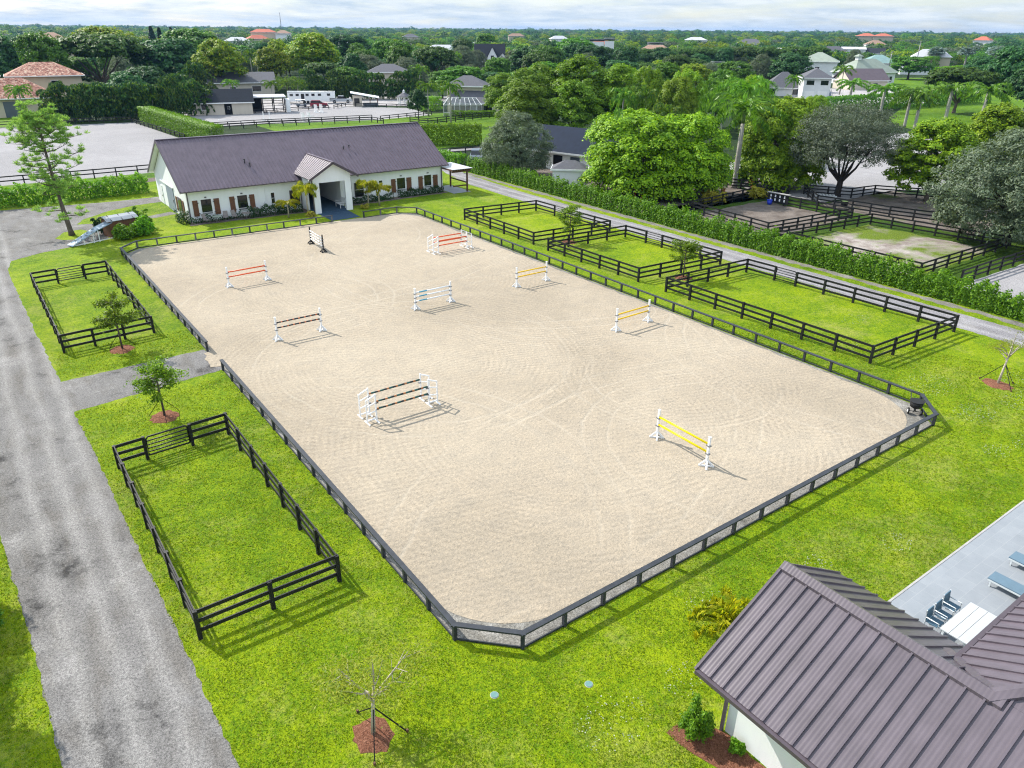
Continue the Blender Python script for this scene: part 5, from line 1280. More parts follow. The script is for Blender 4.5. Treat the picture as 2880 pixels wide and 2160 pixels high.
# house with pool screen
hx = house('screen_house', 'beige house with two-tier grey hip roof behind a pool screen cage', 121.5, 185.5, -.75, 13, 9, 3.2, 6.4, 'gable', 'beige', 'slate', .7, [WN('f', 3.6, .3, 2.4, 2.3), ('f', 0, .02, 1.4, 2.4, 'white_paint', 'door')])
house('screen_house', 'upper storey with hip roof of the house behind the pool screen cage', 121.5, 190.5, -.75, 10.5, 8, 7.3, 9.9, 'hip', 'beige', 'slate', .9)
t = thing('screen_cage', 'white-framed insect screen cage over the pool beside the beige house', 'pool enclosure', (116, 184.8, 0), -.55)
q = MB(); s_ = MB()
cw, cd, ce, ct = 10.5, 5.5, 2.9, 4.6
for k in range(8):
    x = -cw / 2 + cw * k / 7; q.bar((x, -cd / 2, 0), (x, -cd / 2, ce), .12, .12); q.bar((x, -cd / 2, ce), (x * .72, 0, ct), .1, .1); q.bar((x * .72, 0, ct), (x, cd / 2, ce + .4), .1, .1)
for k in range(4):
    y = -cd / 2 + cd * k / 3
    for sx in (-1, 1): q.bar((sx * cw / 2, y, 0), (sx * cw / 2, y, ce), .12, .12)
for z in (.9, ce): q.bar((-cw / 2, -cd / 2, z), (cw / 2, -cd / 2, z), .1, .12); q.bar((-cw / 2, -cd / 2, z), (-cw / 2, cd / 2, z), .1, .12); q.bar((cw / 2, -cd / 2, z), (cw / 2, cd / 2, z), .1, .12)
q.bar((-cw * .36, 0, ct), (cw * .36, 0, ct), .1, .12); q.build('frame', M['white_paint'], t)
s_.poly([(-cw / 2, -cd / 2, 0), (cw / 2, -cd / 2, 0), (cw / 2, -cd / 2, ce), (-cw / 2, -cd / 2, ce)]); s_.poly([(-cw / 2, -cd / 2, ce), (cw / 2, -cd / 2, ce), (cw * .36, 0, ct), (-cw * .36, 0, ct)])
for sx in (-1, 1): s_.poly([(sx * cw / 2, -cd / 2, 0), (sx * cw / 2, cd / 2, 0), (sx * cw / 2, cd / 2, ce), (sx * cw / 2, -cd / 2, ce)]); s_.poly([(sx * cw / 2, -cd / 2, ce), (sx * cw / 2, cd / 2, ce + .4), (sx * cw * .36, 0, ct)])
s_.build('screen', M['screen'], t)
# white gabled house with black roof
t = house('gabled_house', 'white farmhouse with black roof and pointed front gables among the trees', 244, 360, -.62, 15.5, 11, 7.6, 14.8, 'gable', 'offwhite', 'dark_shingle', .6, [WN('f', 4.5, 6.2, 1.6, 2)])
q = MB()
for x, wd, tp in ((1.5, 5.2, 13.2), (7.0, 3.4, 10.4)):
    q.span((x - wd / 2, -6.2, 0), (x + wd / 2, -5.51, 8.4)); q.slab([(x - wd / 2, -6.2, 8.402), (x + wd / 2, -6.2, 8.402), (x, -6.2, tp)], .6, (0, 1, 0))
q.build('gable_front', M['offwhite'], t)
q = MB()
for x, wd, tp in ((1.5, 5.2, 13.2), (7.0, 3.4, 10.4)):
    for s1 in (-1, 1): q.slab([(x + s1 * (wd / 2 + .4), -6.6, 8.2), (x, -6.6, tp + .35), (x, -1.5, tp + .35), (x + s1 * (wd / 2 + .4), -1.5, 8.2)], .2)
q.build('gable_roof', M['dark_shingle'], t)
MB().tube([(1.5, -6.26, 7), (1.5, -6.21, 7)], .01, 6).span((.7, -6.26, 6.4), (2.3, -6.204, 9.2)).build('window', M['glass'], t)
MB().slab([(-7, -9, 4.6), (8, -9, 4.6), (8, -5.52, 5.8), (-7, -5.52, 5.8)], .2).build('porch_roof', M['dark_shingle'], t)
q = MB()
for k in range(6): q.box((-6.6 + k * 2.8, -8.8, 2.2), (.25, .25, 4.4))
q.build('porch_post', M['white_paint'], t)
house('bungalow', 'grey hip roof peeking over the tall dark palm screen', 133, 262, -.5, 14, 10, 7.6, 10.2, 'hip', 'beige', 'slate', .8)
# right hand houses
rz = math.atan2(162.4 - 168.6, 256 - 250.2)
cx, cy = 253 + math.cos(rz + PI / 2) * 6, 165.6 + math.sin(rz + PI / 2) * 6
t = house('garage_house', 'white two-storey house with grey hip roof, two garage doors and outside stair', cx, cy, rz, 9.2, 12, 7.0, 10.1, 'hip', 'offwhite', 'slate', .8,
          [('f', -2.3, .02, 3.0, 2.5, 'white_paint', 'garage_door'), ('f', 2.2, .02, 3.0, 2.5, 'white_paint', 'garage_door'), WN('f', -2.4, 4.7, 2.6, 1.5), WN('f', 2.4, 4.7, 2.6, 1.5), WN('r', 3.5, 4.4, 1.2, 2.2), WN('r', -4, 1.6, .5, .7)])
q = MB().bar((5.4, -5.5, .2), (5.4, 5.2, 4.0), 1.3, .3); q.bar((6.0, -5.5, 1.3), (6.0, 5.2, 5.1), .08, .12); q.build('outside_stair', M['charcoal_paint'], t)
house('side_house', 'grey-roofed wing left of the white two-storey garage house', 258.5, 183.5, rz, 13, 11, 2.9, 8.2, 'hip', 'offwhite', 'slate', .8, [WN('f', -4, .8, 1.6, 1.6), WN('f', 4, .6, 2.2, 1.8)])
house('green_roof_house', 'white house under a broad pale green hip roof at the right, behind palms', 366, 241, rz - .2, 18, 16, 8.4, 12.6, 'hip', 'offwhite', 'green_roof', .9, [WN('f', 0, 4, 2, 2)])
t = house('green_roof_house', 'long low house with faded green roof and small cupola at the right', 352, 207, rz + .55, 24, 14, 5.2, 10.8, 'hip', 'offwhite', 'green_roof', 1.0, [WN('f', 6, 1, 2, 2.4), WN('f', 9.5, 1, 1.6, 2.4), ('r', 0, .02, 4, 3, 'void', 'door')])
q = MB().box((-5, 0, 11.0), (2, 2, 1.6)); q.build('cupola', M['offwhite'], t); MB().slab([(-6.6, -1.6, 11.8), (-3.4, -1.6, 11.8), (-5, 0, 12.9)], .1).slab([(-6.6, 1.6, 11.8), (-3.4, 1.6, 11.8), (-5, 0, 12.9)], .1).slab([(-6.6, 1.6, 11.8), (-6.6, -1.6, 11.8), (-5, 0, 12.9)], .1).slab([(-3.4, 1.6, 11.8), (-3.4, -1.6, 11.8), (-5, 0, 12.9)], .1).build('cupola_roof', M['green_roof'], t)
house('purple_roof_house', 'low wing with dark purple-brown roof right of the white garage house', 318, 188, rz + .35, 17, 13, 3.6, 8.0, 'gable', 'beige', 'purple_roof', .8, [WN('f', 3, 1, 2, 1.6)])
house('teal_roof_house', 'house with pale teal hip roof at the right, farther back', 458, 262, rz + .1, 18, 14, 5.6, 9.9, 'hip', 'offwhite', 'teal_roof', .9, [WN('f', 5, 1, 1.6, 2)])
t = house('stable', 'long white stable with pale roof and small dark windows at the right', 459.5, 240, math.atan2(231.8 - 243.5, 459.9 - 453.1) + .12, 15, 7, 3.3, 4.8, 'gable', 'white', 'white_roof', .7, [WN('f', -4.5, 1.2, .7, 1.2), WN('f', 0, 1.2, .7, 1.2), WN('f', 3, 1.2, .7, 1.2), WN('f', 5.5, 1.2, .7, 1.2)])
house('brown_roof_house', 'house with broad brown hip roofs at the far right', 524, 222, -.75, 26, 18, 1.6, 6.8, 'hip', 'beige', 'brown_roof', 1.2)
house('white_barn', 'long white barn with pale roof beyond the palms at the upper right', 549, 335, rz - .1, 16, 12, 10.8, 12.3, 'gable', 'offwhite', 'white_roof', .5)
house('white_barn', 'low dark-roofed annex right of the long white barn at the upper right', 558, 324, rz - .1, 14, 10, 8.2, 11.6, 'gable', 'white', 'dark_shingle', .6)
house('red_roof_house', 'left of two red hip roofs on the right horizon', 1122, 668, -.95, 26, 20, 17.4, 21.2, 'hip', 'cream', 'red_roof', 1.5)
house('red_roof_house', 'right of two red hip roofs on the right horizon', 1132, 648, -.95, 26, 20, 17.4, 21.0, 'hip', 'cream', 'red_roof', 1.5)
house('white_barn', 'white flat-roofed building in the trees above the olive grove, left of centre', 345, 392, -.75, 15, 10, 15.2, 16.8, 'flat', 'white', 'white_roof', .4)
house('white_barn', 'small white building right of the flat-roofed one in the far trees', 352.6, 384.0, -.75, 6, 8, 15.6, 17.2, 'flat', 'white', 'white_roof', .4)
house('white_barn', 'low white roof among the far palms at upper centre right', 431, 420, -.8, 11, 8, 12.6, 14.2, 'flat', 'white', 'white_roof', .4)
house('white_barn', 'white walled building behind the tall royal palms', 326, 267, -.85, 14, 10, 7.2, 7.9, 'flat', 'white', 'white_roof', .4)
house('far_villa', 'far cream villa with orange tile roof on the left horizon', 291, 858, -.35, 26, 14, 17.4, 20.5, 'hip', 'cream', 'red_roof', 1)
house('far_villa', 'far white villa with pale roof beside the orange-roofed one on the left horizon', 309, 849, -.35, 16, 12, 16.4, 19.5, 'hip', 'white', 'brown_roof', 1)
house('far_house', 'brown hipped roof showing among the trees at the upper left', 36, 333, -.1, 12, 10, 16.8, 19.6, 'hip', 'cream', 'brown_roof', .8)
house('far_house', 'pale blue roof glimpsed in the trees at the far upper left', 22.5, 333, -.1, 6, 9, 14.2, 15.4, 'flat', 'white', 'white_roof', .4)
# near right: navy roof stable and white shed behind the hedge
t = house('navy_barn', 'white stable with dark navy metal roof behind the big lime tree', 86.8, 100.4, math.atan2(93.0 - 103.5, 83.5 - 80.4), 15, 9, 3.0, 6.6, 'gable', 'white', 'navy_roof', .7, [DR('f', -5, 'charcoal_paint', 1.6, 2.3), DR('f', -1.5, 'void', 1.6, 2.3), DR('f', 2, 'charcoal_paint', 1.6, 2.3), WN('l', 0)])
house('shed', 'small white shed with grey hip roof behind the hedge', 73.6, 87.2, math.atan2(85.4 - 88.6, 73.4 - 70.6) + .1, 5.0, 3.6, 3.0, 4.1, 'hip', 'white', 'slate', .25, cat='shed')

# ------------------------------------------------------------------ vehicles
def car(label, x, y, rz, paint, prof, glassprof, width=2.1, wheels=(-1.6, 1.6), wr=.42, name='parked_car', cat='car', roofp=None):
    t = thing(name, label, cat, (x, y, 0), rz)
    def extr(pr, w_): 
        q = MB(); q.slab([(a, -w_ / 2, z) for a, z in pr], w_, (0, 1, 0)); return q
    extr(prof, width).build('body', M[paint], t)
    g_ = extr(glassprof, width * .86); gl = g_.build('window', M['glass'], t)
    if roofp: extr(roofp, width * .84).build('roof', M[paint], t)
    for wx in wheels:
        for s1 in (-1, 1):
            wv = MB().tube([(wx, s1 * (width / 2 - .22), wr), (wx, s1 * (width / 2 + .02), wr)], wr, 14).build('wheel', M['rubber'], t)
            MB().tube([(wx, s1 * (width / 2 - .1), wr), (wx, s1 * (width / 2 + .035), wr)], wr * .58, 10).build('rim', M['steel'], wv)
    x0 = min(a for a, z in prof); x1 = max(a for a, z in prof)
    for s1 in (-1, 1):
        MB().box((x1 - .04, s1 * width * .36, .95), (.14, .36, .2)).build('headlight', M['white_paint'], t); MB().box((x0 + .04, s1 * width * .38, 1.0), (.14, .26, .25)).build('taillight', M['red_paint'], t)
    return t
pick = [(-3.3, .5), (3.2, .5), (3.3, .8), (3.2, 1.2), (1.7, 1.38), (-3.3, 1.38)]
car('silver pickup truck behind the right grey arena, hitched ahead of the trailer', 102.8, 236.8, -.45, 'silver_paint', pick, [(1.75, 1.38), (.9, 2.05), (-.9, 2.1), (-1.2, 1.38)], 2.3, (-2.1, 2.1), .5, 'pickup_truck', 'pickup truck', [(.85, 2.06), (.8, 2.2), (-.85, 2.22), (-.9, 2.1)])
suv = [(-2.6, .45), (2.6, .45), (2.65, .8), (2.5, 1.15), (1.2, 1.3), (-2.5, 1.35)]
sg, sr = [(1.3, 1.3), (.5, 1.85), (-2.2, 1.85), (-2.45, 1.33)], [(.5, 1.85), (.4, 1.97), (-2.1, 1.97), (-2.2, 1.85)]
car('maroon car parked beside the golf cart behind the grey arena', 91.2, 227.0, -.4, 'red_paint', suv, sg, 2.2, roofp=sr)
car('dark charcoal car by the lane right of the barn, half behind the silvery tree', 75.6, 116.0, -2.2, 'charcoal_paint', suv, sg, 2.2, roofp=sr)
car('green car half hidden behind the palms by the gazebo', 125.0, 214.5, -.4, 'charcoal_paint', suv, sg, 2.2, roofp=sr)
car('pale car half hidden in trees left of the palm screen', 16.6, 222.0, .2, 'silver_paint', suv, sg, 2.2, roofp=sr)
t = thing('horse_trailer', 'long white horse trailer with small windows parked below the palm screen', 'trailer', (94.2, 240.2, 0), -.38)
MB().slab([(-7.2, -1.35, .75), (5.6, -1.35, .75), (5.6, -1.35, 1.6), (7.4, -1.35, 1.6), (7.4, -1.35, 3.5), (-7.2, -1.35, 3.7)], 2.7, (0, 1, 0)).build('body', M['white'], t)
for x in (-6, -4.2, -1.2, .6, 2.6, 5.4):
    o = MB().span((x - .5, -1.40, 2.3), (x + .5, -1.352, 3.0)).build('window', M['charcoal_paint'], t); MB().span((x - .38, -1.42, 2.4), (x + .38, -1.402, 2.9)).build('pane', M['glass'], o)
MB().span((-3.1, -1.39, .9), (-2.1, -1.353, 3.0)).build('door', M['glass'], t); MB().span((-7.1, -1.37, 3.45), (7.3, -1.352, 3.6)).build('stripe', M['charcoal_paint'], t)
for x in (-2.2, -1.1, 0):
    for s1 in (-1, 1): MB().tube([(x, s1 * 1.1, .48), (x, s1 * 1.38, .48)], .48, 14).build('wheel', M['rubber'], t)
t = thing('golf_cart', 'dark golf cart with white roof in front of the white trailer', 'golf cart', (86.7, 229.6, 0), -.35)
MB().slab([(-1.5, -.65, .35), (1.5, -.65, .35), (1.4, -.65, 1.1), (.7, -.65, 1.0), (.5, -.65, .55), (-.3, -.65, .6), (-.4, -.65, 1.0), (-1.5, -.65, 1.0)], 1.3, (0, 1, 0)).build('body', M['charcoal_paint'], t)
MB().box((-.2, 0, 2.15), (2.9, 1.5, .12)).build('roof', M['white_paint'], t)
q = MB()
for x in (-1.3, .9):
    for y in (-.6, .6): q.bar((x, y, 1), (x, y, 2.1), .06, .06)
q.build('roof_post', M['black_steel'], t)
for x in (-1, 1.05):
    for s1 in (-1, 1): MB().tube([(x, s1 * .5, .3), (x, s1 * .72, .3)], .3, 12).build('wheel', M['rubber'], t)
t = thing('tractor', 'small green tractor behind the hedge left of the white shed', 'tractor', (73.6, 98.2, 0), .6)
MB().box((.6, 0, 1.0), (1.5, .7, .7)).box((-.6, 0, .9), (1.1, .8, .5)).build('body', M['green_paint'], t); MB().box((-.5, 0, 1.4), (.6, .6, .5)).build('seat', M['rubber'], t)
for x, r_ in ((-.8, .7), (.95, .45)):
    for s1 in (-1, 1): MB().tube([(x, s1 * .5, r_), (x, s1 * .85, r_)], r_, 14).build('wheel', M['rubber'], t)
MB().bar((1.2, -.5, .7), (2.2, -.5, .5), .12, .12).bar((1.2, .5, .7), (2.2, .5, .5), .12, .12).box((2.4, 0, .45), (.4, 1.7, .7)).build('loader', M['green_paint'], t)

# ------------------------------------------------------------------ small things at the right paddocks
o = MB().tube([(0, 0, 0), (0, 0, .62)], [.30, .36], 14); o.tube([(0, 0, .62), (0, 0, .66)], .40, 14); o = o.build('bucket', M['blue']); o.location = (89.2, 62.6, 0); tag(o, 'bright blue bucket by the fence corner of the muddy paddock', 'bucket')
o = MB().tube([(0, 0, 0), (0, 0, .7)], [.42, .5], 16).tube([(0, 0, .7), (0, 0, .76)], .55, 16).build('water_tub', M['rubber']); o.location = (96.6, 55.9, 0); tag(o, 'round dark water tub beside the shaded paddock fence', 'tub')
MB().tube([(0, 0, .765), (0, 0, .775)], .44, 16).build('water', M['shaft'], o)
o = MB().box((0, 0, .25), (1.2, 1.4, .5)).box((-.2, 0, .75), (.8, 1.4, .5)).build('mounting_block', M['black']); o.location = (97.6, 66.4, 0); o.rotation_euler = (0, 0, -.5); tag(o, 'black stepped mounting block on the pale sand', 'mounting block')
t = thing('feed_rack', 'black rack board with rows of white holes on the muddy paddock fence', 'rack', (90.1, 61.9, 0), -1.5)
MB().span((-1.6, -.15, .2), (1.6, -.05, 1.5)).build('board', M['black'], t)
q = MB()
for k in range(4):
    for z in (.65, 1.15): q.span((-1.2 + k * .7, -.17, z - .16), (-1.0 + k * .7, -.152, z + .16))
q.build('plate', M['white_paint'], t); MB().span((-1.7, -.3, 1.5), (1.7, .2, 1.58)).build('shelf', M['concrete'], t)
o = MB()
for k in range(6): o.box((-1.2 + k * .45, 0, .25), (.3, 1.4, .12))
o.box((0, -.5, .1), (3, .15, .2)).box((0, .5, .1), (3, .15, .2)); o = o.build('pallet', M['offwhite']); o.location = (101.0, 61.6, 0); o.rotation_euler = (0, 0, -.9); tag(o, 'pale wooden pallet by the trunk of the grey spreading tree', 'pallet')
t = thing('timber_arbor', 'orange-brown timber posts with a rail glimpsed under the lime tree', 'arbor', (75.2, 74.8, 0))
for x, y in ((0, 0), (.5, -.9), (-1.5, 3)): MB().box((x, y, 1.4), (.2, .2, 2.8)).build('post', M['orange'], t)
MB().bar((0, 0, 2.8), (-1.5, 3, 2.8), .16, .2).build('beam', M['orange'], t)
for k, (x, y, c, lb) in enumerate(((90.5, 71.8, 'red_paint', 'red flowering potted plant under the lime tree'), (95.8, 70.6, 'orange', 'orange potted plant at the foot of the royal palm'), (87.0, 70.5, 'red_paint', 'red flowers in a pot left of the palm yard'))):
    t = thing('flower_pot', lb, 'potted plant', (x, y, 0), group='potted plants in the palm yard')
    MB().tube([(0, 0, 0), (0, 0, .6)], [.25, .38], 10).build('pot', M['terra_pot'], t)
    C = RNG.normal(size=(160, 3)) * .28 + np.array([0, 0, .95]); link('foliage', leaf_mesh('pot_leaves', C, RNG.normal(size=C.shape), .2, M['L_hedge']), t)
    C = RNG.normal(size=(60, 3)) * .3 + np.array([0, 0, 1.15]); link('flower', leaf_mesh('pot_flowers', C, RNG.normal(size=C.shape), .18, M[c]), t)
# lamp post and poles
t = thing('lamp_post', 'grey lamp post with floodlight by the left palm screen', 'lamp post', (42.6, 234.5, 0)); MB().tube([(0, 0, 0), (0, 0, 4.4)], .1, 8).build('pole', M['steel'], t); MB().box((.6, 0, 4.4), (1.2, .3, .3)).build('lamp', M['white_paint'], t)
for x, y, h_, lb in ((461.1, 240.3, 17.5, 'utility pole behind the white stable'), (454.6, 252.5, 12, 'shorter utility pole by the teal roof'), (411.5, 379.8, 13, 'utility pole before the flat-topped trees'), (511, 1410, 46, 'thin lattice mast on the left horizon')):
    t = thing('utility_pole', lb, 'pole', (x, y, 0), -.8, group='poles in the distance'); MB().tube([(0, 0, 0), (0, 0, h_)], [.28, .2] if h_ < 40 else [.8, .5], 6).build('pole', M['steel'], t)
    MB().bar((-1.2, 0, h_ - .8), (1.2, 0, h_ - .8), .2, .2).build('crossarm', M['dark_bark'], t)
# ------------------------------------------------------------------ trees (x, y, height, crown width)
TREES = [
 ('lime', 78.3, 77.6, 11.9, 16.5, 'big lime-green clumpy tree beside the lane hedge, in front of the navy roof'),
 ('lime', 83.8, 74.0, 11.6, 13.5, 'lime-green tree joined to the right of the big one, beside the royal palm'),
 ('lime', 101.8, 70.5, 13.2, 13.5, 'lime-green tree just right of the royal palm'),
 ('grey', 102.3, 60.6, 13.0, 17.2, 'grey-green spreading tree with dark visible limbs on pale sand'),
 ('green_near', 110.0, 51.5, 11.0, 13.0, 'bright green tree left of the big silvery tree at the right'),
 ('grey_full', 93.5, 33.8, 12.9, 17.5, 'large silvery grey tree at the right picture edge over the black fences'),
 ('green_near', 136, 55, 11.5, 12.5, 'yellow-green tree behind the large silvery tree at the right edge'),
 ('grey_full', 73.2, 100.0, 10.0, 11.5, 'silvery olive tree between the barn and the navy roof'),
 ('royal', 94.9, 73.3, 17.2, 15, 'tall royal palm with smooth grey trunk right of the lime trees'),
 ('royal', 118.8, 91.6, 18.4, 12, 'royal palm crown rising behind the tall near royal palm'),
 ('royal', 124.5, 101.5, 17.6, 11, 'smaller royal palm crown left behind the tall royal palm'),
 ('royal_low', 196.9, 102.0, 11.6, 10.5, 'left of two pale-trunked royal palms standing together on the far lawn'),
 ('royal_low', 195.8, 98.8, 11.4, 10.5, 'right of two pale-trunked royal palms standing together on the far lawn'),
 ('royal_low', 223.4, 104.8, 11.6, 13, 'wide royal palm alone on the far lawn at the right'),
 ('royal_low', 248.5, 149.5, 9.4, 12, 'bushy palm in front of the white garage house'),
 ('royal_low', 227.4, 126.0, 9.8, 12, 'bushy palm left of the paired royal palms'),
 ('royal_low', 211.5, 90.4, 13, 13, 'dark palm at the right above the yellow-green tree'),
 ('palm', 106.9, 105.2, 14.4, 6.5, 'slender palm left behind the lime trees'), ('palm', 103.2, 107.6, 14.0, 6.5, 'slender palm in front of the olive grove, farther left'),
 ('palm', 89.8, 92.0, 11.6, 7.0, 'palm with arching fronds just behind the lime trees and navy roof'),
 ('palm', 96.5, 90.0, 12.6, 7.0, 'yellowish palm between the lime trees and the royal palms'),
 ('palm', 141.1, 253.4, 11.8, 8.5, 'dark palm at the right end of the palm screen'), ('palm', 106.3, 186.9, 10.5, 7.4, 'palm behind the small dark tree'),
 ('palm', 101.4, 167.2, 12.0, 7.6, 'palm before the pool screen house'), ('palm', 158.5, 242.8, 10.9, 8.5, 'palm right of the hip-roofed screen house'),
 ('palm', 154, 232, 9.6, 7.5, 'palm between the screen house and the far drive'),
 ('phoenix', 89.0, 246.4, 10.5, 8.6, 'stout date palm left of the white trailer'), ('palm', 84.4, 248.0, 7.9, 6.4, 'low palm behind the dark stable roof'), ('palm', 92.4, 246.5, 7.8, 6.2, 'low palm behind the trailer'),
 ('palm', 43.4, 221, 7.0, 4.6, 'skinny palm at the end of the tall clipped hedge'), ('palm', 14.8, 229, 10.0, 7.0, 'palm in front of the terracotta-roofed house'),
 ('palm', 280.7, 173.5, 12.2, 8.8, 'palm just behind the white garage house'), ('palm', 221.9, 153.8, 10.9, 6.0, 'slim yellowish palm before the grey-roofed wing'),
 ('palm', 66, 268, 8, 6.5, 'palm before the beige bungalow, left'), ('palm', 76, 262, 7.6, 6.5, 'palm before the beige bungalow, right'),
 ('silver', 501.1, 250.0, 17.1, 12, 'silver fan palm on the right, left of three'), ('silver', 490.1, 226.7, 18.0, 13, 'silver fan palm on the right, middle of three'), ('silver', 514.6, 221.0, 18.1, 13.5, 'silver fan palm on the right, right of three'),
 ('silver', 273.2, 442.5, 16.5, 8, 'silver fan palm by the far white roofs'), ('silver', 436, 372, 13.6, 10, 'silver fan palm before the flat-topped tree row'),
 ('dark', 100.4, 182.0, 7.6, 5.4, 'small dark round tree in a ringed bed before the gazebo'),
 ('umbrella', 44.1, 296.7, 19.5, 30.2, 'huge spreading tree with pale branching trunks at the upper left'),
 ('green', 27.4, 283.7, 19.8, 15, 'green tree left of the huge spreading tree'), ('dark', 65.8, 302.9, 18.0, 25, 'wide blue-green tree right of the huge spreading tree'), ('yellow', 80.4, 289.0, 17.8, 18, 'yellow-topped tree above the beige bungalow'),
 ('dark', 19.9, 299.3, 18.6, 13, 'dark tree at the left picture edge above the terracotta roofs'), ('green', 93.6, 368.3, 21.0, 28, 'broad green tree on the far left, beyond the yellow-topped one'), ('yellow', 67.1, 414.6, 21.4, 32, 'broad yellowish tree mass far behind the huge spreading tree'),
 ('conifer', 102.4, 489.4, 22.4, 8, 'leftmost of three tall narrow conifers on the left skyline'), ('conifer', 106.5, 488.9, 21.8, 7, 'middle of three narrow conifers on the left skyline'), ('conifer', 117, 507.0, 22.0, 6.5, 'rightmost of three narrow conifers on the left skyline'),
 ('yellow', 122.5, 306.4, 19.7, 21.8, 'tall yellow-green tree rising behind the trailer'), ('yellow', 104.7, 302.4, 14.8, 16, 'rounder yellow-green tree left of the tall one'), ('yellow', 113, 318, 17, 12, 'small golden tree between the two yellow-green ones'),
 ('dark', 164.9, 364.4, 18.9, 26, 'broad dark tree right behind the tall yellow-green tree'), ('green', 170.7, 339.5, 17.7, 13.8, 'green round tree left of centre skyline'), ('green', 172.6, 327.3, 17.0, 15, 'green tree before the dark broad one, near centre'),
 ('umbrella', 165.7, 285.4, 15.3, 17, 'flat-topped dark tree with yellowish crown above the palm screen'), ('grey_full', 133.5, 281, 12.8, 20, 'silvery grey tree behind the palm screen'), ('grey_full', 149, 276, 12.0, 15, 'smaller silvery tree right behind the palm screen'),
 ('green', 290.6, 431.2, 19.3, 17, 'round green tree beyond the white farmhouse'), ('grey_full', 213.0, 338.6, 14.6, 16, 'greyish leafless-looking tree left of the white farmhouse'), ('grey_full', 226, 345, 12.4, 12, 'grey tree just before the white farmhouse'),
 ('olive', 114.8, 163.8, 11.8, 11.5, 'yellow-olive tree right of the pool screen house'),
 ('olive', 110.7, 129.0, 16.8, 15.4, 'tallest olive-green tree of the grove behind the navy roof'), ('olive', 99.2, 133.5, 14.3, 12.8, 'leftmost olive-green tree of the grove behind the silvery tree'), ('olive', 106.0, 137.0, 15.2, 12.2, 'olive-green tree left of the tallest in the grove'),
 ('olive', 116.5, 123, 15.2, 12.8, 'olive-green tree right of the tallest in the grove'), ('olive', 103, 122, 12.5, 11.5, 'lower olive-green tree right behind the navy roof'), ('olive', 93.5, 125, 12.6, 10.9, 'lower olive-green tree left in front of the grove'),
 ('lime', 148.1, 155.9, 14.0, 11, 'lime tree right behind the olive grove'), ('lime', 141.8, 141.0, 14.1, 10.5, 'lime tree behind the slender palms'), ('green', 167.5, 157.6, 13.7, 11, 'green tree behind the lime row'), ('lime', 149.5, 132.9, 13.7, 10.5, 'lime tree behind the royal palms, left'),
 ('green', 145.4, 120.3, 13.8, 9, 'green tree behind the royal palms, right'), ('lime', 136, 124, 12.6, 10, 'lower lime tree before the royal palms'), ('lime', 129, 135, 12.6, 10, 'lower lime tree between the olive grove and the royal palms'), ('lime', 158, 120, 12.6, 9, 'lime tree right of the far royal palm crown'),
 ('green', 271.4, 320.5, 18.0, 26, 'wide green tree beyond the lime row, near the skyline'), ('dark', 198.7, 263.5, 16.0, 18, 'dark tree beyond the grove, left'), ('dark', 232.3, 261.8, 15.9, 19, 'dark tree beyond the lime row'), ('dark', 240.7, 252, 15.6, 14, 'dark green tree left end of the flat-topped row'), ('dark', 214, 268, 14.5, 17, 'dark tree between two others beyond the olive grove'),
 ('umbrella', 245.2, 113.1, 12.6, 19.6, 'broad olive umbrella tree above the far lawn at the right'), ('dark', 259.1, 106.1, 18.4, 15, 'tall dark tree at the right picture edge'), ('dark', 250, 96, 14, 14, 'dark tree at the right edge below the tall one'), ('green', 406.9, 214.6, 10.8, 22, 'dark green bushy tree right of the teal roof'),
 ('grey_full', 178, 66, 8.0, 12, 'grey shrubby tree at the right edge behind the green one'),
 ('lime', 185, 120, 7.0, 8, 'low lime tree in front of the garage house yard'),
]
for k, (x, y) in enumerate(((297.4, 296.6), (304.7, 289.1), (311.7, 281.5), (322.3, 277.0), (332.8, 272.3), (339.6, 263.8), (346.6, 254.6), (353.6, 244.7), (359.6, 235.8))):
    TREES.append(('umbrella', x * 1.06 + 6, y * 1.06 + 8, 12.9 + .25 * k, 16.5, 'flat-topped dark tree in the long row across the upper right'))
NAMES = {'royal': ('royal_palm', 'palm'), 'royal_low': ('royal_palm', 'palm'), 'palm': ('palm_tree', 'palm'), 'phoenix': ('date_palm', 'palm'), 'silver': ('fan_palm', 'palm'), 'conifer': ('conifer', 'tree'), 'umbrella': ('umbrella_tree', 'tree'),
         'areca': ('palm_clump', 'palm'), 'lime': ('broadleaf_tree', 'tree'), 'grey': ('spreading_tree', 'tree')}
GRP = {'lime': 'lime-green trees', 'olive': 'olive-green trees', 'dark': 'dark trees', 'green': 'green trees', 'green_near': 'green trees', 'yellow': 'yellow-green trees', 'umbrella': 'flat-topped trees', 'grey': 'silvery trees', 'grey_full': 'silvery trees', 'royal': 'royal palms', 'royal_low': 'royal palms', 'palm': 'palms', 'phoenix': 'palms', 'silver': 'fan palms', 'conifer': 'conifers'}
for kd, x, y, h_, w_, lb in TREES:
    nm, ct = NAMES.get(kd, ('broadleaf_tree', 'tree')); g_ = GRP[kd]
    if 'long row' in lb: g_ = 'flat-topped trees in the row across the upper right'
    plant(kd, nm, lb, ct, x, y, h_, w_, group=g_, rz=3.6 if kd == 'grey' else None)
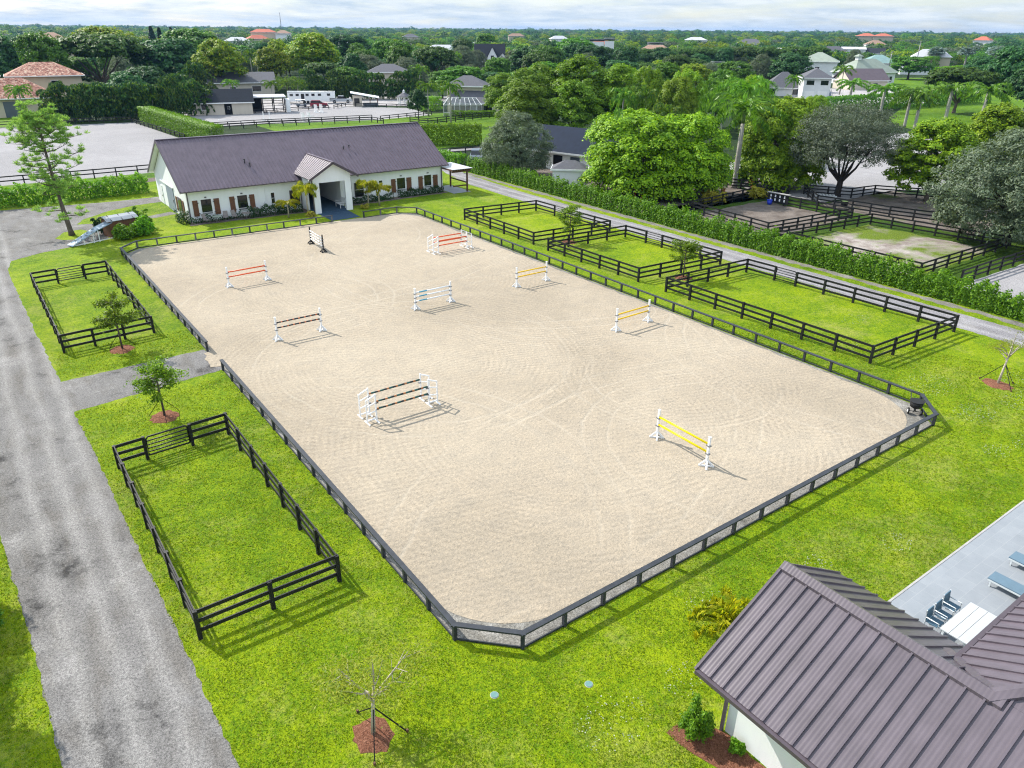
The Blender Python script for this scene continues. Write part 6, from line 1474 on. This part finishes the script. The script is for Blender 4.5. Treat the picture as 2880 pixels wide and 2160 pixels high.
# palm screens: closed rows of clumping palms
for k in range(15):
    x = 21 + k * 2.5 + RNG.normal() * .5; plant('areca', 'palm_clump', 'clumping palm in the tall screen behind the left grey arena', 'palm', x, 226.5 - x * .09 + RNG.normal() * .8, 9.6 + RNG.normal() * 1.2, 6.2 + RNG.normal() * .6, group='clumping palms of the left screen')
for k in range(7):
    x = 44 + k * 3.6; plant('areca', 'palm_clump', 'clumping palm in the second, taller row behind the left palm screen', 'palm', x, 254 - k * .3, 11.2 + RNG.normal() * 1.3, 7.2, group='clumping palms of the second row')
for k in range(13):
    f = k / 12; plant('areca', 'palm_clump', 'clumping palm in the dark screen behind trailer and truck', 'palm', 99 + 32 * f, 254 - 15 * f + RNG.normal() * .6, 9.4 + RNG.normal() * 1.0, 6.0, group='clumping palms of the trailer screen')
for x, y in ((36, 252), (31, 246), (41, 249)): plant('areca', 'palm_clump', 'clumping palm beside the terracotta-roofed house', 'palm', x, y, 8.5, 6, group='clumping palms by the tile house')
# short grass and clover standing in the near lawn
def lawn_ok(X, Y):
    xl = np.interp(Y, [-20, 21, 29, 39, 60], [-2.0, -2.3, -2.6, -3.2, -7]); xr = np.interp(Y, [-20, 18, 24, 33, 43, 48.6], [2.4, 2.35, 2.2, 2.0, 1.8, 1.6])
    ok = (X < xl + .03) | (X > xr - .03)
    ok &= ~((X > 10.9) & (X < 46.0) & (Y > 16.8)) | ((X - 10.95) + (Y - 18.8) < -.2) & (X < 12.8)
    ok &= ~((X > 16.2) & (Y < 10.0)) & ~((X > 22.5) & (Y < 10.15)) & ~((X > 14.7) & (X < 17) & (Y < 10.9)) & ~((Y > 48.5) & (Y < 54.3) & (X < 11.2))
    for mx, my, mr in ((6.4, 16.7, .8), (6.05, 44.7, .85), (53.5, 17.3, .95), (53.8, 46.1, .85), (13.8, 14.1, .27), (10.7, 15.7, .27)): ok &= np.hypot(X - mx, Y - my) > mr
    return ok & (X < 61.8)
n = 420000; az = RNG.uniform(-.16, 1.36, n); dd = 15 + 45 * RNG.random(n) ** 1.05; X = dd * np.sin(az); Y = dd * np.cos(az)
k = lawn_ok(X, Y); X, Y, dd = X[k], Y[k], dd[k]; n = len(X)
wv = np.sin(X * 1.7 + np.sin(Y * 1.1) * 1.3) * np.sin(Y * 1.9 + np.sin(X * .8) * 1.7) * .5 + RNG.normal(size=n) * .5
k = wv > -.15; X, Y, dd = X[k], Y[k], dd[k]; n = len(X)
C = np.stack([X, Y, (.016 + .02 * RNG.random(n))], 1); T_ = RNG.normal(size=(n, 3)) * .7 + np.array([0, 0, 1.0])
M['L_grass'] = leaf('grass_blade', (.11, .20, .004), (.285, .355, .005), .42, (.38, .36, .11), .8)
tag(link('grass_tufts', leaf_mesh('grass_tufts', C, RNG.normal(size=(n, 3)) + np.array([0, -.3, .8]), (.062 + .0012 * dd), M['L_grass'], .38, T_)), 'short lawn grass growing in tufts', 'grass', kind='stuff')
Cs = []
for cx, cy, r_, m_ in ((47.8, 16.2, 1.6, 240), (49.5, 20, 2.2, 260), (52, 15.0, 2.0, 200), (46.5, 12, 1.8, 200), (44, 13.2, 1.0, 90), (55.5, 17.0, 1.4, 120), (20.5, 14.2, 1.2, 130), (13.4, 12.4, 1.6, 110), (26.6, 13.2, .9, 80), (31, 12.0, .9, 70), (57, 30, 1.5, 90), (51, 27, 1.2, 70), (16.8, 12.2, 1.0, 60)):
    a = RNG.uniform(0, 2 * PI, m_); rr_ = r_ * np.sqrt(RNG.random(m_)); Cs.append(np.stack([cx + rr_ * np.cos(a), cy + rr_ * np.sin(a) * .7, np.full(m_, .07)], 1))
C = np.concatenate(Cs); M['L_clover'] = leaf('clover_flower', (.30, .36, .26), (.52, .55, .46), .1)
tag(link('clover_flowers', leaf_mesh('clover_flowers', C, RNG.normal(size=C.shape) * .4 + np.array([0, 0, 1]), (.055), M['L_clover'], .9)), 'patches of tiny white clover flowers in the lawn', 'flowers', kind='stuff')
# trees of the middle distance, between the houses
CLEAR = [(10, 240, 26), (27, 262, 16), (85, 283, 26), (62, 222, 16), (95, 240, 22), (121, 188, 22), (244, 352, 22), (235, 330, 18), (225, 318, 16), (255, 163, 24), (262, 183, 16), (352, 205, 26), (366, 240, 20), (318, 188, 26), (458, 255, 24), (455, 235, 30), (524, 220, 26), (330, 190, 30), (240, 130, 55), (400, 195, 40), (300, 150, 30), (430, 215, 30), (345, 385, 22), (549, 332, 20), (500, 212, 20), (490, 240, 20), (133, 258, 12), (116, 220, 14), (325, 262, 16)]
def free(x, y, m=0):
    for cx, cy, r_ in CLEAR:
        if math.hypot(x - cx, y - cy) < r_ + m: return False
        # keep the sight line to each clearing open for its front 40 m
        d = math.hypot(cx, cy); ux, uy = cx / d, cy / d; s_ = x * ux + y * uy; l = abs(-x * uy + y * ux)
        if d - 45 < s_ < d and l < r_ * .8: return False
    return True
FILL = {'dark': ('dark broadleaf tree of the wooded middle distance', 'dark broadleaf trees of the wooded middle distance'), 'green': ('mid-green broadleaf tree of the wooded middle distance', 'mid-green trees of the wooded middle distance'),
        'yellow': ('yellowish broadleaf tree of the wooded middle distance', 'yellowish trees of the wooded middle distance'), 'umbrella': ('low spreading tree of the wooded middle distance', 'low spreading trees of the wooded middle distance'),
        'grey_full': ('greyish tree of the wooded middle distance', 'greyish trees of the wooded middle distance'), 'palm': ('palm of the wooded middle distance', 'palms of the wooded middle distance')}
placed = [(x, y, w_ / 2) for _, x, y, _, w_, _ in TREES]; n_fill = 0; rr = np.random.default_rng(5)
for _ in range(9000):
    if n_fill >= 230: break
    az = rr.uniform(-.05, 1.33); d = 232 + 270 * rr.random() ** .8; x, y = d * math.sin(az), d * math.cos(az)
    if az < .06 and d < 262: continue
    if not free(x, y, 4): continue
    kd = rr.choice(['dark', 'green', 'yellow', 'umbrella', 'grey_full', 'palm'], p=[.30, .25, .09, .12, .12, .12]); w_ = rr.uniform(10, 17) if kd != 'palm' else rr.uniform(6, 8.5)
    if any(math.hypot(x - a, y - b) < (w_ / 2 + c) * .72 for a, b, c in placed): continue
    hi = 16.5 if d > 300 else 13.5; 
    if az > .72: hi -= 2.0
    h_ = rr.uniform(8.0, hi); nm, ct = NAMES.get(kd, ('broadleaf_tree', 'tree'))
    plant(kd, nm, FILL[kd][0], ct, x, y, h_, w_, group=FILL[kd][1]); placed.append((x, y, w_ / 2)); n_fill += 1

# roofs glimpsed between far crowns
rr = np.random.default_rng(21)
FR = (('white_roof', 'pale roof glimpsed in the far woodland', 'pale roofs in the far woodland'), ('brown_roof', 'brown roof glimpsed in the far woodland', 'brown roofs in the far woodland'), ('slate', 'grey roof glimpsed in the far woodland', 'grey roofs in the far woodland'), ('red_roof', 'orange roof glimpsed in the far woodland', 'orange roofs in the far woodland'))
for k in range(22):
    az = .10 + 1.12 * (k + rr.uniform(.1, .9)) / 22; d = rr.uniform(560, 1250); m_, lb, g_ = FR[(0, 2, 1, 0, 3, 1, 0, 2)[k % 8]]
    e_ = 8.5 + (d - 560) * .0085
    t = house('far_house', lb, d * math.sin(az), d * math.cos(az), -az + rr.uniform(-.5, .5), rr.uniform(14, 26), rr.uniform(10, 14), e_, e_ + rr.uniform(3.2, 4.6), 'hip', ('white', 'cream', 'offwhite')[k % 3], m_, .8)
    t['group'] = g_; CLEAR.append((d * math.sin(az), d * math.cos(az), 14))
# ------------------------------------------------------------------ far woodland: one mass to the horizon
far = bpy.data.collections.new('woodland_crowns')
def far_crown(name, m, sh, ncl, nl, rc, size):
    C, Nn = crown_pts(sh, ncl, rc, nl, .8, .2, .5, .6, -.3); me = leaf_mesh(name, C, Nn, size, m); o = bpy.data.objects.new(name, me); far.objects.link(o)
S1 = [(0, 0, 6, 7, 7, 5)]; S2 = [(0, 0, 7, 9, 8, 3.4)]; S3 = [(-3, 0, 6, 6, 6, 4.4), (4, 1, 7, 5, 5, 5)]
far_crown('far_crown_dark', M['L_dark'], S1, 70, 14, 1.5, 1.1); far_crown('far_crown_green', M['L_green'], S3, 70, 14, 1.5, 1.1); far_crown('far_crown_flat', M['L_umb'], S2, 70, 14, 1.5, 1.1)
far_crown('far_crown_yellow', M['L_yellow'], S3, 70, 14, 1.5, 1.1); far_crown('far_crown_grey', M['L_grey'], S1, 70, 14, 1.4, 1.0); far_crown('far_crown_dusk', M['L_dark'], S3, 70, 14, 1.5, 1.1)
pts = []; scl = []
rr = np.random.default_rng(8)
for d0, d1, n, s0, s1 in ((470, 700, 800, .7, 1.1), (700, 1100, 1300, .8, 1.25), (1100, 1800, 1700, 1.0, 1.5), (1800, 3200, 2000, 1.3, 1.9), (3200, 7000, 2600, 1.6, 2.6)):
    k = 0
    while k < n:
        az = rr.uniform(-.12, 1.42); d = math.sqrt(rr.uniform(d0 ** 2, d1 ** 2)); x, y = d * math.sin(az), d * math.cos(az)
        if d < 1300 and not free(x, y, 3): continue
        if d < 1500 and math.hypot(x - 1124, y - 655) < 90: continue
        if d < 900 and math.hypot(x - 300, y - 845) < 45: continue
        pts.append((x, y, rr.uniform(-3, 0))); scl.append(rr.uniform(s0, s1)); k += 1
me = bpy.data.meshes.new('woodland'); me.from_pydata(pts, [], [])
at = me.attributes.new('size', 'FLOAT', 'POINT'); at.data.foreach_set('value', scl)
wo = link('woodland', me); tag(wo, 'woodland of mixed trees stretching away to the flat horizon', 'woodland', kind='stuff')
ng_ = bpy.data.node_groups.new('woodland_scatter', 'GeometryNodeTree')
ng_.interface.new_socket('Geometry', in_out='INPUT', socket_type='NodeSocketGeometry'); ng_.interface.new_socket('Geometry', in_out='OUTPUT', socket_type='NodeSocketGeometry')
gi = ng_.nodes.new('NodeGroupInput'); go = ng_.nodes.new('NodeGroupOutput'); ci = ng_.nodes.new('GeometryNodeCollectionInfo'); ci.inputs['Collection'].default_value = far; ci.inputs['Separate Children'].default_value = True; ci.inputs['Reset Children'].default_value = True
ip = ng_.nodes.new('GeometryNodeInstanceOnPoints'); ip.inputs['Pick Instance'].default_value = True
rv = ng_.nodes.new('FunctionNodeRandomValue'); rv.data_type = 'FLOAT_VECTOR'; rv.inputs[1].default_value = (0, 0, 6.283)
ri = ng_.nodes.new('FunctionNodeRandomValue'); ri.data_type = 'INT'; ri.inputs['Min'].default_value = 0; ri.inputs['Max'].default_value = 5
na = ng_.nodes.new('GeometryNodeInputNamedAttribute'); na.data_type = 'FLOAT'; na.inputs['Name'].default_value = 'size'
lk = ng_.links.new
lk(gi.outputs[0], ip.inputs['Points']); lk(ci.outputs[0], ip.inputs['Instance']); lk(rv.outputs[0], ip.inputs['Rotation']); lk([o for o in ri.outputs if o.type == 'INT'][0], ip.inputs['Instance Index']); lk(na.outputs[0], ip.inputs['Scale']); lk(ip.outputs[0], go.inputs[0])
md = wo.modifiers.new('scatter', 'NODES'); md.node_group = ng_
# tree just outside the left picture edge, shading the verge
plant('green_near', 'broadleaf_tree', 'green tree overhanging the left edge of the drive', 'tree', -8.6, 37, 9.0, 9)
plant('green_near', 'broadleaf_tree', 'green tree beside the left edge of the drive, nearer the camera', 'tree', -7.6, 28.5, 8.0, 8)

plant('green_near', 'broadleaf_tree', 'green tree left of the drive beside the small paddock', 'tree', -8.0, 64, 9.5, 7.5)
plant('green_near', 'broadleaf_tree', 'green tree left of the drive opposite the side path', 'tree', -7.6, 54, 8.5, 6.5)
# ------------------------------------------------------------------ haze, light, sky, camera
HAZE = 0.00006
if HAZE:
    hz = MB().span((-2500, -900, -1), (9500, 9500, 62)).build('haze', bpy.data.materials.new('haze_air')); m = hz.data.materials[0]; m.use_nodes = True; t_ = m.node_tree; t_.nodes.clear()
    out = t_.nodes.new('ShaderNodeOutputMaterial'); v = t_.nodes.new('ShaderNodeVolumePrincipled'); v.inputs['Color'].default_value = (.24, .46, .85, 1); v.inputs['Density'].default_value = HAZE; v.inputs['Anisotropy'].default_value = .2
    t_.links.new(v.outputs[0], out.inputs['Volume']); tag(hz, 'pale blue air haze over the far woodland', 'haze', kind='stuff')

EL, AZ = 40.0, -19.0
sun = bpy.data.objects.new('sun', bpy.data.lights.new('sun', 'SUN')); COL.objects.link(sun)
sun.data.energy = 4.4; sun.data.angle = rad(.55); sun.data.color = (1.0, .95, .86)
sd = Vector((math.sin(rad(AZ)) * math.cos(rad(EL)), math.cos(rad(AZ)) * math.cos(rad(EL)), math.sin(rad(EL))))
sun.rotation_euler = sd.to_track_quat('Z', 'Y').to_euler()

wd = bpy.data.worlds.new('World'); SC.world = wd; wd.use_nodes = True; t = wd.node_tree; t.nodes.clear()
out = t.nodes.new('ShaderNodeOutputWorld'); bg = t.nodes.new('ShaderNodeBackground'); sky = t.nodes.new('ShaderNodeTexSky'); sky.sky_type = 'NISHITA'; sky.sun_disc = False
sky.sun_elevation = rad(EL); sky.sun_rotation = rad(AZ % 360); sky.altitude = 0; sky.air_density = 1.0; sky.dust_density = .6; sky.ozone_density = 1.6
tc = N(t, 'ShaderNodeTexCoord'); sp = N(t, 'ShaderNodeSeparateXYZ'); t.links.new(tc.outputs['Generated'], sp.inputs[0])
# cloud deck: direction projected to a flat layer
zz = math_(t, 'ADD', math_(t, 'MAXIMUM', sp.outputs['Z'], 0.0), .11)
cb = N(t, 'ShaderNodeCombineXYZ'); t.links.new(math_(t, 'DIVIDE', sp.outputs['X'], zz), cb.inputs[0]); t.links.new(math_(t, 'DIVIDE', sp.outputs['Y'], zz), cb.inputs[1])
cf = noise(t, cb.outputs[0], .7, 7, .62, .3); cf2 = noise(t, cb.outputs[0], 1.7, 7, .66, .2)
cov = ramp(t, math_(t, 'ADD', math_(t, 'MULTIPLY', cf, .75), math_(t, 'MULTIPLY', cf2, .25)), [(.40, (.45, .45, .45)), (.54, (1, 1, 1))])
shade = ramp(t, cf2, [(.33, (2.7, 3.5, 4.5)), (.62, (4.7, 5.1, 5.4))])
shade = mix(t, 1.0, shade, ramp(t, sp.outputs['Z'], [(.06, (1, 1, 1)), (.45, (1.7, 1.7, 1.7))]), 'MULTIPLY')
col = mix(t, math_(t, 'MULTIPLY', cov, .94), sky.outputs[0], shade)
t.links.new(col, bg.inputs['Color']); bg.inputs['Strength'].default_value = .12; t.links.new(bg.outputs[0], out.inputs['Surface'])

cam = bpy.data.objects.new('camera', bpy.data.cameras.new('camera')); COL.objects.link(cam)
cam.data.sensor_width = 36; cam.data.lens = 36 * 1587.914 / 2212; cam.data.clip_start = .5; cam.data.clip_end = 20000
R = Matrix(((.8120866, -.58348802, .00755609), (.24773139, .3564536, .9008718), (.52834129, .72971403, -.43401949)))
Mx = Matrix((R[0], R[1], -R[2])).transposed().to_4x4(); Mx.translation = (0, 0, HC); cam.matrix_world = Mx
SC.camera = cam
SC.render.resolution_x, SC.render.resolution_y = 1024, 768
SC.view_settings.view_transform = 'Standard'; SC.view_settings.look = 'None'; SC.view_settings.exposure = .66; SC.view_settings.gamma = 1.0
SC.render.engine = 'CYCLES'
cy = SC.cycles
cy.filter_width = 1.15; cy.use_denoising = True; cy.denoising_prefilter = 'NONE'; cy.use_light_tree = False; cy.max_bounces = 8; cy.diffuse_bounces = 3; cy.glossy_bounces = 2; cy.transmission_bounces = 3; cy.transparent_max_bounces = 6; cy.volume_bounces = 0
cy.use_adaptive_sampling = True; cy.adaptive_threshold = .015; cy.caustics_reflective = False; cy.caustics_refractive = False
